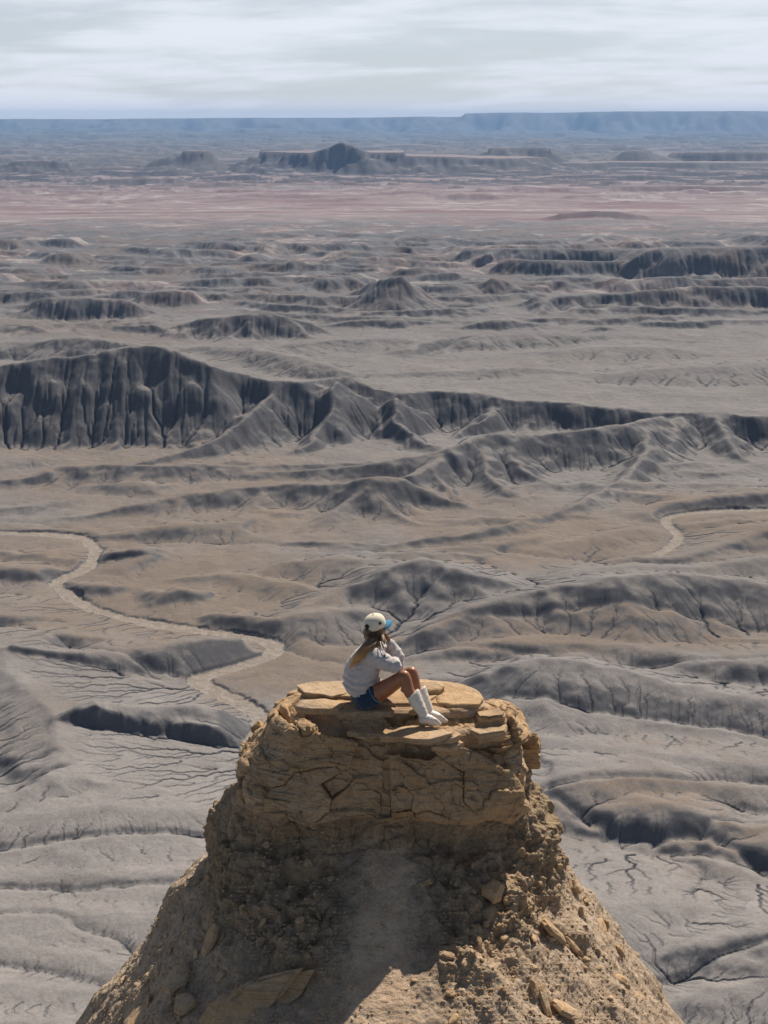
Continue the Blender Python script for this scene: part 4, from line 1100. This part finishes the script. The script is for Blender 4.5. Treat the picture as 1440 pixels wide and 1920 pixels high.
def fabric(name, col, col2, scale=40, rough=.9, bump=.3):
    m, nt = mat(name); pos = nt.node('ShaderNodeNewGeometry').outputs['Position']
    n = nt.noise(pos, scale, 4, .6); n2 = nt.noise(pos, scale * 9, 2, .5)
    c = nt.mix(nt.map(n, .35, .65), col, col2)
    b = nt.node('ShaderNodeBump', {'Strength': bump, 'Distance': .003, 'Height': nt.math('ADD', n, nt.math('MULTIPLY', n2, .4))}).outputs[0]
    nt.out(c, rough, b, Sheen_Weight=.2); return m
M_SKIN, nt = mat('tanned_skin'); pos = nt.node('ShaderNodeNewGeometry').outputs['Position']
nt.out(nt.mix(nt.map(nt.noise(pos, 14, 3), .3, .7), (.30, .118, .052), (.37, .155, .072)), .42, None, Subsurface_Weight=.06, Subsurface_Scale=.01)
M_SWEAT = fabric('pale_grey_fleece', (.52, .46, .43), (.60, .54, .505), 30)
M_DENIM = fabric('dark_blue_denim', (.006, .028, .055), (.010, .042, .078), 120, .85)
M_LEATHER, nt = mat('white_leather'); pos = nt.node('ShaderNodeNewGeometry').outputs['Position']
nn_ = nt.noise(pos, 28, 4)
nt.out(nt.mix(nt.map(nn_, .3, .7), (.70, .62, .52), (.80, .73, .64)), .42, nt.node('ShaderNodeBump', {'Strength': .25, 'Distance': .004, 'Height': nn_}).outputs[0])
M_SOLE, nt = mat('tan_boot_heel'); nt.out((.35, .24, .15), .6)
M_CAP = fabric('cream_cotton', (.80, .69, .50), (.86, .76, .58), 60)
M_BRIM = fabric('blue_cotton', (.012, .18, .31), (.02, .22, .36), 60)
M_BLACK = fabric('black_cotton', (.012, .010, .010), (.02, .018, .018), 60)
M_HAIR, nt = mat('brown_hair_with_golden_ends')
pos = nt.node('ShaderNodeNewGeometry').outputs['Position']; hg = nt.attr('tip')
sn = nt.noise(nt.node('ShaderNodeMapping', {'Vector': pos, 'Scale': (130, 130, 14)}).outputs[0], 1, 3, .6)
c_ = nt.mix(nt.map(hg, .05, .75, smooth=True), (.115, .058, .027), (.58, .33, .12)); c_ = nt.mix(nt.math('MULTIPLY', nt.map(sn, .45, .65), .5), c_, nt.mix(.5, c_, (.55, .34, .15)))
nt.out(c_, .42, nt.node('ShaderNodeBump', {'Strength': .5, 'Distance': .004, 'Height': sn}).outputs[0])

person = bpy.data.objects.new('person', None); COL.objects.link(person)
PELV = P(684, 1303, 11.50); person.location = (PELV.x, PELV.y, ZT + .02)
tag(person, 'seated woman in cream cap, pale sweatshirt, denim shorts and white boots, chin on hand', 'person')
# joints
hipN, hipF = P(689, 1309, 11.40), P(697, 1303, 11.60)
kneN, kneF = P(757, 1268, 11.30), P(771, 1261, 11.50)
ankN, ankF = P(796, 1343, 11.21), P(806, 1336, 11.40)
heeN, toeN = P(791, 1357, 11.20), P(822, 1360, 11.17)
heeF, toeF = P(801, 1349, 11.39), P(834, 1355, 11.34)
neck, chest, belly = P(703, 1209, 11.52), P(692, 1232, 11.50), P(682, 1268, 11.50)
head = P(704, 1176, 11.55)
shN, shF = P(691, 1222, 11.37), P(716, 1219, 11.66)
elN, elF = P(741, 1249, 11.33), P(745, 1246, 11.55)
wrN, wrF = P(738, 1240, 11.55), P(731, 1203, 11.60)
fdir = Vector((.76, .62, .14)).normalized(); fside = fdir.cross(Vector((0, 0, 1))).normalized(); fup = fside.cross(fdir)
HM = Matrix((fside, fdir, fup)).transposed()          # local x = her right, y = forward, z = up
def hp(x, y, z): return head + HM @ Vector((x, y, z))

def hand(wr, dirv, palm, curl, thumb_side, s=1.0):
    """palm, five separate bent fingers of different length; dirv = along the hand, palm = out of the palm"""
    d = Vector(dirv).normalized(); n = Vector(palm); n = (n - d * n.dot(d)).normalized(); sd_ = d.cross(n) * thumb_side
    parts = [capsule_chain(dense([(wr - d * .02, .024, .017), (wr + d * .03 * s, .030, .016), (wr + d * .075 * s, .038, .015)], 3))]
    for k, ln in enumerate((.072, .080, .075, .058)):
        o_ = wr + d * (.085 * s) + sd_ * ((1.5 - k) * .019 * s); dd_ = (d + sd_ * (.10 * (1.5 - k))).normalized()
        pts = [(o_ - dd_ * .02, .0088)]; p_ = o_; ang_ = 0
        for j, fr in enumerate((.45, .30, .25)):
            ang_ += curl; v_ = dd_ * math.cos(ang_) + n * math.sin(ang_); p_ = p_ + v_ * ln * fr * s; pts.append((p_, .0086 - .0008 * j))
        parts.append(capsule_chain(pts, 8))
    o_ = wr + d * .025 + sd_ * .022; v_ = (d * .7 + sd_ * .75 + n * .25).normalized()
    parts.append(capsule_chain([(o_, .012), (o_ + v_ * .035 * s, .0105), (o_ + (v_ * .5 + d * .5).normalized() * .062 * s, .009)], 8))
    return parts
def leg(hip, kne, ank, toe):
    mid = hip.lerp(kne, .5); cal = kne.lerp(ank, .30); low = kne.lerp(ank, .72)
    back = Vector((-.012, 0, -.008))
    return [capsule_chain(dense([(hip, .088, .088), (hip.lerp(kne, .25) + Vector((0, 0, -.008)), .082, .084), (mid + Vector((0, 0, -.008)), .070, .072), (hip.lerp(kne, .8), .058, .058), (kne, .053, .054)], 4), 20),
            capsule_chain(dense([(kne + (kne - hip).normalized() * .004, .051, .051), (kne.lerp(ank, .12), .050, .049), (cal + back * 1.3, .052, .050), (kne.lerp(ank, .5) + back, .045, .043), (low, .034, .034), (ank, .030, .032)], 4), 20),
            ellipsoid(kne + (kne - ank).normalized() * .012 + (kne - hip).normalized() * .014, (.036, .036, .034)),
            capsule_chain([(ank, .030), (ank.lerp(toe, .45) + Vector((0, 0, .0)), .024)], 10)]
parts = leg(hipN, kneN, ankN, toeN) + leg(hipF, kneF, ankF, toeF)
parts += [capsule_chain(dense([(P(684, 1306, 11.5), .10, .145), (belly, .095, .125), (chest, .10, .14), (P(699, 1218, 11.52), .07, .11), (neck, .048, .05)], 4), 20),
          capsule_chain([(neck - Vector((0, 0, .03)), .048), (neck.lerp(head, .5), .047), (head + Vector((0, 0, -.02)), .05)], 14),
          capsule_chain(dense([(shN, .048), (shN.lerp(elN, .5), .042), (elN, .036), (elN.lerp(wrN, .5), .032), (wrN, .024)], 3), 12),
          capsule_chain(dense([(shF, .048), (shF.lerp(elF, .5), .042), (elF, .036)], 3), 12),
          capsule_chain(dense([(elF, .036), (elF.lerp(wrF, .4), .035), (wrF, .024)], 3), 12)]
# head: skull, jaw, nose, brows, lips, ears
parts += [ellipsoid(hp(0, -.008, .028), (.074, .094, .088), HM), ellipsoid(hp(0, .030, -.030), (.056, .064, .075), HM), ellipsoid(hp(0, .058, -.088), (.030, .030, .024), HM, 12, 8),
          capsule_chain([(hp(0, .088, .012), .009), (hp(0, .104, -.022), .011), (hp(0, .108, -.034), .013)], 10),
          ellipsoid(hp(.03, .078, .022), (.022, .012, .008), HM, 10, 8), ellipsoid(hp(-.03, .078, .022), (.022, .012, .008), HM, 10, 8),
          ellipsoid(hp(0, .093, -.062), (.022, .010, .006), HM, 10, 8), ellipsoid(hp(0, .090, -.072), (.020, .010, .006), HM, 10, 8),
          ellipsoid(hp(.072, -.004, -.012), (.010, .020, .030), HM, 10, 8), ellipsoid(hp(-.072, -.004, -.012), (.010, .020, .030), HM, 10, 8)]
chin = hp(0, .075, -.10)
parts += hand(wrF, (chin - wrF) + Vector((0, 0, .02)), -fdir + Vector((-.5, 0, .2)), .55, 1, .95)
parts += hand(wrN, Vector((.1, .7, .25)), Vector((.5, .1, .8)), .45, 1, .95)
bodyo = fuse('body', parts, .0055, 4, M_SKIN, person)
for sx in (1, -1):
    v, f = ellipsoid(hp(.031 * sx, .083, .006), (.013, .009, .006), HM, 12, 8); e_ = fuse('eye', [(v, f)], .002, 0, M_BLACK, person)

def folds(amp, sc, seed, stretch=(1, 1, 3.0)):
    def fn(co, no):
        q = co * np.array(stretch, np.float32)
        n = fbm3(q, sc, 3, seed); w = 1 - np.abs(fbm3(q + .3, sc * .8, 2, seed + 5)) * 3
        return co + no * ((n * amp + np.clip(w, 0, 1) ** 3 * amp * .45)[:, None])
    return fn
def sweat_folds(co, no):
    c2 = folds(.014, 9, 5, (1, 1, 2.0))(co, no)
    # bunched folds round the waist
    wz = np.exp(-((co[:, 2] - P(680, 1276, 11.5).z) / .075) ** 2) * (co[:, 0] < P(720, 1276, 11.5).x)
    n = np.sin((co[:, 2] + .03 * fbm3(co, 6, 2, 31) + .10 * (co[:, 0] - PELV.x)) * 2 * math.pi / .062)
    return c2 + no * (np.clip(n, -.6, 1) * wz * .014)[:, None]
# sweatshirt: loose body, two sleeves, hood, hem, cuffs
sw = [capsule_chain(dense([(P(681, 1290, 11.50), .118, .165), (P(678, 1280, 11.5), .150, .180), (P(677, 1262, 11.50), .148, .180), (P(686, 1242, 11.50), .135, .172), (P(694, 1226, 11.51), .108, .155), (P(701, 1214, 11.52), .075, .10)], 4), 26),
      capsule_chain(dense([(shN + Vector((-.01, .03, -.03)), .080, .080), (shN.lerp(elN, .35) + Vector((0, 0, -.015)), .080, .078), (shN.lerp(elN, .7) + Vector((0, 0, -.012)), .072, .070), (elN + Vector((.0, 0, -.004)), .058, .056)], 4), 16),
      capsule_chain(dense([(elN, .056), (elN.lerp(wrN, .6), .052), (wrN - (wrN - elN).normalized() * .03, .042)], 3), 14),
      capsule_chain(dense([(shF, .075), (shF.lerp(elF, .5), .07), (elF + Vector((.0, 0, -.005)), .058)], 4), 16),
      capsule_chain(dense([(elF, .056), (elF.lerp(wrF, .35) + Vector((.02, 0, 0)), .060), (elF.lerp(wrF, .7) + Vector((.012, 0, 0)), .052), (wrF - (wrF - elF).normalized() * .012, .036)], 3), 14),
      capsule_chain(dense([(P(690, 1212, 11.46), .045), (P(697, 1207, 11.44), .042), (P(708, 1213, 11.45), .036), (P(716, 1222, 11.50), .03)], 3), 12),
      capsule_chain(dense([(P(690, 1212, 11.52), .05), (P(700, 1204, 11.58), .045), (P(713, 1212, 11.60), .038)], 3), 12)]
sweat = fuse('sweatshirt', sw, .0065, 5, M_SWEAT, person, sweat_folds)
# ribbed hem band and cuffs
hemc = P(682, 1295, 11.50)
def band(name, c, axis, rx, ry, r, m, root, n=40, sidev=None):
    ax = Vector(axis).normalized(); s_ = (Vector(sidev) - ax * Vector(sidev).dot(ax)).normalized() if sidev else ax.orthogonal().normalized(); b = ax.cross(s_)
    pts = [(c + s_ * (math.cos(2 * math.pi * i / n) * rx) + b * (math.sin(2 * math.pi * i / n) * ry), r) for i in range(n + 1)]
    v, f = capsule_chain(pts, 10); return fuse(name, [(v, f)], r * .35, 1, m, root)
band('hem', hemc + Vector((.006, 0, .008)), (.18, 0, 1), .122, .168, .017, M_SWEAT, sweat if False else person, sidev=(1, 0, 0))
band('cuff', wrF - (wrF - elF).normalized() * .006, wrF - elF, .030, .030, .011, M_SWEAT, person, 20)
# draw cords
for i, (a, b_, c2) in enumerate(((P(713, 1203, 11.40), P(716, 1216, 11.33), P(721, 1229, 11.30)), (P(716, 1203, 11.41), P(721, 1214, 11.35), P(722, 1228, 11.31)))):
    fuse('draw_cord', [capsule_chain(dense([(a, .0038), (b_, .0038), (c2, .0040)], 4), 8)], .0014, 0, M_CAP if False else M_LEATHER, person)
    fuse('cord_tip', [capsule_chain([(c2, .005), (c2 + Vector((.003, -.002, -.016)), .005)], 8)], .0018, 0, M_BLACK, person)
# shorts
def lerpv(a, b, t): return a.lerp(b, t)
sh = [capsule_chain(dense([(P(682, 1290, 11.5), .115, .150), (P(683, 1302, 11.5), .118, .160), (P(686, 1311, 11.5), .100, .155)], 3), 24)]
for a, b in ((hipN, kneN), (hipF, kneF)):
    sh.append(capsule_chain(dense([(a + Vector((-.02, 0, .0)), .098, .098), (lerpv(a, b, .10), .098, .098), (lerpv(a, b, .16), .096, .097)], 3), 20))
shorts = fuse('denim_shorts', sh, .006, 2, M_DENIM, person, folds(.008, 14, 9, (2, 2, 1)))
for a, b in ((hipN, kneN), (hipF, kneF)):
    band('frayed_hem', lerpv(a, b, .235), b - a, .091, .091, .004, fabric('frayed_denim', (.10, .19, .28), (.30, .36, .42), 300), shorts, 26)
# boots
def boot(kne, ank, hee, toe, lbl):
    top = kne.lerp(ank, .46); ax = (ank - top).normalized(); fw = (toe - hee).normalized(); up = Vector((0, 0, 1))
    parts = [capsule_chain(dense([(top - ax * .01, .067, .063), (top, .066, .062), (top.lerp(ank, .35) + Vector((-.004, 0, 0)), .061, .057), (top.lerp(ank, .75), .047, .045), (ank + Vector((.0, 0, -.01)), .042, .041), (hee + up * .040 + fw * .015, .040, .036)], 4), 20, True),
             capsule_chain(dense([(hee + up * .042 + fw * .01, .041, .037), (hee.lerp(toe, .35) + up * .048, .042, .040), (hee.lerp(toe, .62) + up * .034, .034, .042), (hee.lerp(toe, .85) + up * .024, .022, .034), (toe + fw * .015 + up * .017, .013, .014)], 4), 18)]
    b = fuse('boot', parts, .005, 3, M_LEATHER, person, folds(.004, 16, 21, (1, 1, 2)))
    b['label'] = lbl
    fuse('heel', [capsule_chain([(hee + up * .012 + fw * .012, .027, .024), (hee + up * -.004 + fw * .010, .025, .022)], 14)], .004, 0, M_SOLE, b)
    return b
boot(kneN, ankN, heeN, toeN, 'nearer white ankle-high western boot'); boot(kneF, ankF, heeF, toeF, 'farther white western boot')
# cap
def cap_dome():
    v = []; nu, nv = 48, 18
    for i in range(nv + 1):
        t = (math.pi * .5) * i / nv
        for j in range(nu):
            a = 2 * math.pi * j / nu; ca, sa = math.cos(a), math.sin(a)
            rr = math.sin(t) ** .80; drop = .012 if i == nv else 0
            seam = 1 - .012 * abs(math.cos(3 * a)) ** 14 * math.sin(t)
            v.append(hp(.088 * rr * ca * seam, -.006 + .104 * rr * sa * seam, .026 + .098 * max(math.cos(t), 0) ** .85 - drop * 1.0 - .012 * (sa < 0) * math.sin(t) * abs(sa)))
    f = grid_quads(nv + 1, nu, True)
    return v, f
v, f = cap_dome(); cap_o = mesh_np('baseball_cap', [tuple(x) for x in v], f, mat=M_CAP); par(cap_o, person)
sol = cap_o.modifiers.new('s', 'SOLIDIFY'); sol.thickness = .004; sol.offset = 1
v = []; nu, nv = 26, 8
for i in range(nv + 1):
    k = i / nv
    for j in range(nu + 1):
        a = math.pi * (.16 + .68 * j / nu); x = math.cos(a); y = math.sin(a)
        v.append(hp(.086 * x * (1 - .10 * k), -.006 + .102 * y + k * .080 * (math.sin((j / nu) * math.pi)) ** .45, .020 - .016 * abs(x) ** 2 * 2.0 * (1) - k * .022))
brim = mesh_np('brim', [tuple(x) for x in v], grid_quads(nv + 1, nu + 1), mat=M_BRIM); par(brim, cap_o)
sol = brim.modifiers.new('s', 'SOLIDIFY'); sol.thickness = .005; sol.offset = 0
def on_cap(a, t, out=.004):
    ca, sa = math.cos(a), math.sin(a); rr = math.sin(t) ** .80
    return hp((.088 * rr + out) * ca, -.006 + (.104 * rr + out) * sa, .026 + .098 * max(math.cos(t), 0) ** .85 + out * .3 - .012 * (sa < 0) * math.sin(t) * abs(sa))
def patch(name, a0, t0_, fn, m):
    v = [on_cap(a0, t0_, .0065)]; n = 24
    for ring in (.5, 1.0):
        for j in range(n):
            u, w_ = fn(2 * math.pi * j / n); v.append(on_cap(a0 + u * ring, t0_ + w_ * ring, .0065))
    tr = [(0, 1 + j, 1 + (j + 1) % n) for j in range(n)]; qd = [(1 + j, 1 + n + j, 1 + n + (j + 1) % n, 1 + (j + 1) % n) for j in range(n)]
    o = mesh_np(name, [tuple(x) for x in v], qd, tr, mat=m); par(o, cap_o); return o
def vis_dir(px, py):      # the (azimuth, polar) of the cap point that shows at an image position
    best = None
    for ia in range(120):
        for it in range(8, 40):
            a = 2 * math.pi * ia / 120; t = math.pi / 2 * it / 40; p = on_cap(a, t)
            nrm = (p - hp(0, 0, .02)).normalized()
            if nrm.dot(-p.normalized()) < .1: continue
            f_ = p.y * CP - p.z * SP; x_ = 720 + F * p.x / f_; y_ = 960 - F * (p.y * SP + p.z * CP) / f_
            d_ = (x_ - px) ** 2 + (y_ - py) ** 2
            if best is None or d_ < best[0]: best = (d_, a, t)
    return best[1], best[2]
a_, t_ = vis_dir(688, 1176); patch('strap_opening', a_, t_, lambda th: (.36 * math.cos(th) * (1 if math.sin(th) < 0 else .55) * (1 - .55 * max(-math.sin(th), 0)), .27 * math.sin(th)), M_BLACK)
a_, t_ = vis_dir(713, 1169); patch('round_badge', a_, t_, lambda th: (.13 * math.cos(th), .13 * math.sin(th)), M_BLACK)
a_, t_ = vis_dir(697, 1151); patch('eyelet', a_, t_, lambda th: (.06 * math.cos(th), .05 * math.sin(th)), M_BLACK)
top = hp(0, -.006, .130)
fuse('button', [ellipsoid(top, (.007, .007, .004))], .0015, 0, M_CAP, cap_o)
# hair: mass at the back of the head flowing down the back, plus many locks
hk = [capsule_chain(dense([(hp(0, -.045, .0), .070, .072), (hp(0.01, -.060, -.05), .068, .060), (P(697, 1203, 11.45), .058, .060), (P(687, 1216, 11.36), .048, .058), (P(674, 1228, 11.32), .036, .048), (P(664, 1240, 11.33), .024, .034), (P(657, 1252, 11.345), .010, .014)], 4), 18),
      capsule_chain(dense([(hp(.062, -.02, -.01), .030, .035), (hp(.072, -.005, -.05), .028, .030), (P(718, 1203, 11.43), .024, .026), (P(713, 1210, 11.40), .018, .018)], 4), 12)]
hair = fuse('hair', hk, .005, 3, M_HAIR, person)
def tipattr(o):
    n = len(o.data.vertices); co = np.empty(n * 3, np.float32); o.data.vertices.foreach_get('co', co); co = co.reshape(-1, 3)
    zt, zb = hp(0, 0, -.03).z, P(656, 1255, 11.33).z
    attr(o, 'tip', np.clip((zt - co[:, 2]) / (zt - zb) + .05 * fbm3(co, 40, 2, 3), 0, 1))
tipattr(hair)
gh = random.Random(12); LV = []; LF = []
for i in range(170):
    u = gh.uniform(-1, 1); w_ = gh.uniform(.6, 1.0)
    st_ = hp(.072 * math.sin(u * 1.6), -.01 - .082 * math.cos(u * 1.3), gh.uniform(-.03, .02))
    ctr = [(P(697, 1203, 11.45), .060), (P(687, 1216, 11.36), .052), (P(674, 1228, 11.32), .040), (P(664, 1240, 11.33), .028), (P(656, 1253, 11.345), .014)]
    a0 = gh.uniform(0, 6.28); endk = gh.uniform(.55, 1.0)
    pts = [(st_, .0030)]
    for k, (c, r_) in enumerate(ctr):
        if k / 4 > endk: break
        a0 += gh.uniform(-.3, .3)
        off = Vector((math.cos(a0) * r_ * .9, -abs(math.sin(a0)) * r_ * 1.0, math.sin(a0 * 1.7) * r_ * .5))
        pts.append((c + off, .0030 - .0004 * k))
    pts[-1] = (pts[-1][0] + Vector((gh.uniform(-.01, .01), 0, -gh.uniform(0, .02))), .0008)
    if len(pts) < 3: continue
    v, f = capsule_chain(dense(pts, 4), 5); b = len(LV); LV += [tuple(x) for x in v]; LF += [tuple(b + q for q in ff) for ff in f]
me = bpy.data.meshes.new('hair_locks'); me.from_pydata(LV, [], LF); me.update(); me.materials.append(M_HAIR)
for p in me.polygons: p.use_smooth = True
lo = bpy.data.objects.new('hair_locks', me); COL.objects.link(lo); tipattr(lo); par(lo, hair)
print('person', time.time() - t1)
# ================================================================== CAMERA, SKY, SUN, HAZE
SUN_AZ = math.radians(27)      # to the right of the view direction
SUN_EL = math.radians(45.5)
cam_d = bpy.data.cameras.new('camera'); cam = bpy.data.objects.new('camera', cam_d); COL.objects.link(cam)
cam.location = (0, 0, 0); cam.rotation_euler = (math.pi / 2 - PITCH, 0, 0)
cam_d.sensor_fit = 'VERTICAL'; cam_d.sensor_height = 36; cam_d.lens = F / 1920 * 36
cam_d.clip_start = .1; cam_d.clip_end = 200000
scene.camera = cam
sd = bpy.data.lights.new('sun', 'SUN'); sd.energy = 5.0; sd.angle = math.radians(.5); sd.color = (1, .93, .84)
so = bpy.data.objects.new('sun', sd); COL.objects.link(so)
sv = Vector((math.sin(SUN_AZ) * math.cos(SUN_EL), math.cos(SUN_AZ) * math.cos(SUN_EL), math.sin(SUN_EL)))
so.rotation_euler = sv.to_track_quat('Z', 'Y').to_euler(); so.location = (0, 0, 60)
w = bpy.data.worlds.new('World'); scene.world = w; w.use_nodes = True
wt = NT(w)
sky = wt.node('ShaderNodeTexSky', sky_type='NISHITA', sun_disc=False, sun_elevation=SUN_EL, sun_rotation=SUN_AZ, altitude=1500, air_density=1.0, dust_density=1.2, ozone_density=1.0)
tc = wt.node('ShaderNodeTexCoord').outputs['Generated']
sep = wt.node('ShaderNodeSeparateXYZ', {0: tc})
# thin high cloud sheet: project the direction on a plane overhead
zz = wt.math('MAXIMUM', sep.outputs[2], .0)
den = wt.math('ADD', zz, .10)
px_ = wt.math('DIVIDE', sep.outputs[0], den); py_ = wt.math('DIVIDE', sep.outputs[1], den)
vec = wt.node('ShaderNodeCombineXYZ', {0: wt.math('ADD', wt.math('MULTIPLY', px_, .9), wt.math('MULTIPLY', py_, .25)), 1: wt.math('MULTIPLY', py_, 1.15), 2: 0.0}).outputs[0]
n1 = wt.noise(vec, .8, 4, .5, .5); n2 = wt.noise(vec, 3.2, 6, .6, .4)
cl = wt.math('ADD', wt.math('MULTIPLY', n1, .75), wt.math('MULTIPLY', n2, .25))
veil = wt.map(cl, .38, .60, .52, .99, True)
low = wt.map(zz, .0, .045, 1.0, 0.0, True)
veil = wt.math('MAXIMUM', veil, wt.math('MULTIPLY', low, .93))
SKY = 11.0
cloud = wt.mix(low, (SKY * 1.44, SKY * 1.49, SKY * 1.58), (SKY * 1.70, SKY * 1.66, SKY * 1.66))
veil = wt.math('MULTIPLY', veil, wt.map(zz, .09, .24, 1.0, .12, True))
veil = wt.math('MULTIPLY', veil, wt.map(sep.outputs[1], -.35, .45, .15, 1.0, True))   # cloud kept ahead and thinned behind the camera to cut fill in shade
c = wt.mix(veil, sky.outputs[0], cloud)
bg = wt.node('ShaderNodeBackground', {'Color': c, 'Strength': .05})
wt.node('ShaderNodeOutputWorld', {'Surface': bg.outputs[0]})
# the air
def box(name, x0, x1, y0, y1, z0, z1, m):
    v = [(x, y, z) for z in (z0, z1) for y in (y0, y1) for x in (x0, x1)]
    f = [(0, 2, 3, 1), (4, 5, 7, 6), (0, 1, 5, 4), (2, 6, 7, 3), (0, 4, 6, 2), (1, 3, 7, 5)]
    return mesh_np(name, v, f, mat=m, smooth=False)
HAZE = 7.0e-5
if HAZE:
    mh = bpy.data.materials.new('haze_air'); mh.use_nodes = True; t = mh.node_tree; t.nodes.clear()
    vo = t.nodes.new('ShaderNodeVolumePrincipled'); vo.inputs['Color'].default_value = (.37, .61, 1.0, 1)
    vo.inputs['Density'].default_value = HAZE; vo.inputs['Anisotropy'].default_value = 0
    t.links.new(vo.outputs[0], t.nodes.new('ShaderNodeOutputMaterial').inputs['Volume'])
    hz = tag(box('haze', -17600, 17600, -17600, 17600, -H - 8, 135, mh), kind='stuff')
vs = scene.view_settings
vs.view_transform = 'Standard'; vs.look = 'None'; vs.exposure = 0.15; vs.gamma = 1.0
scene.cycles.max_bounces = 5; scene.cycles.volume_bounces = 1
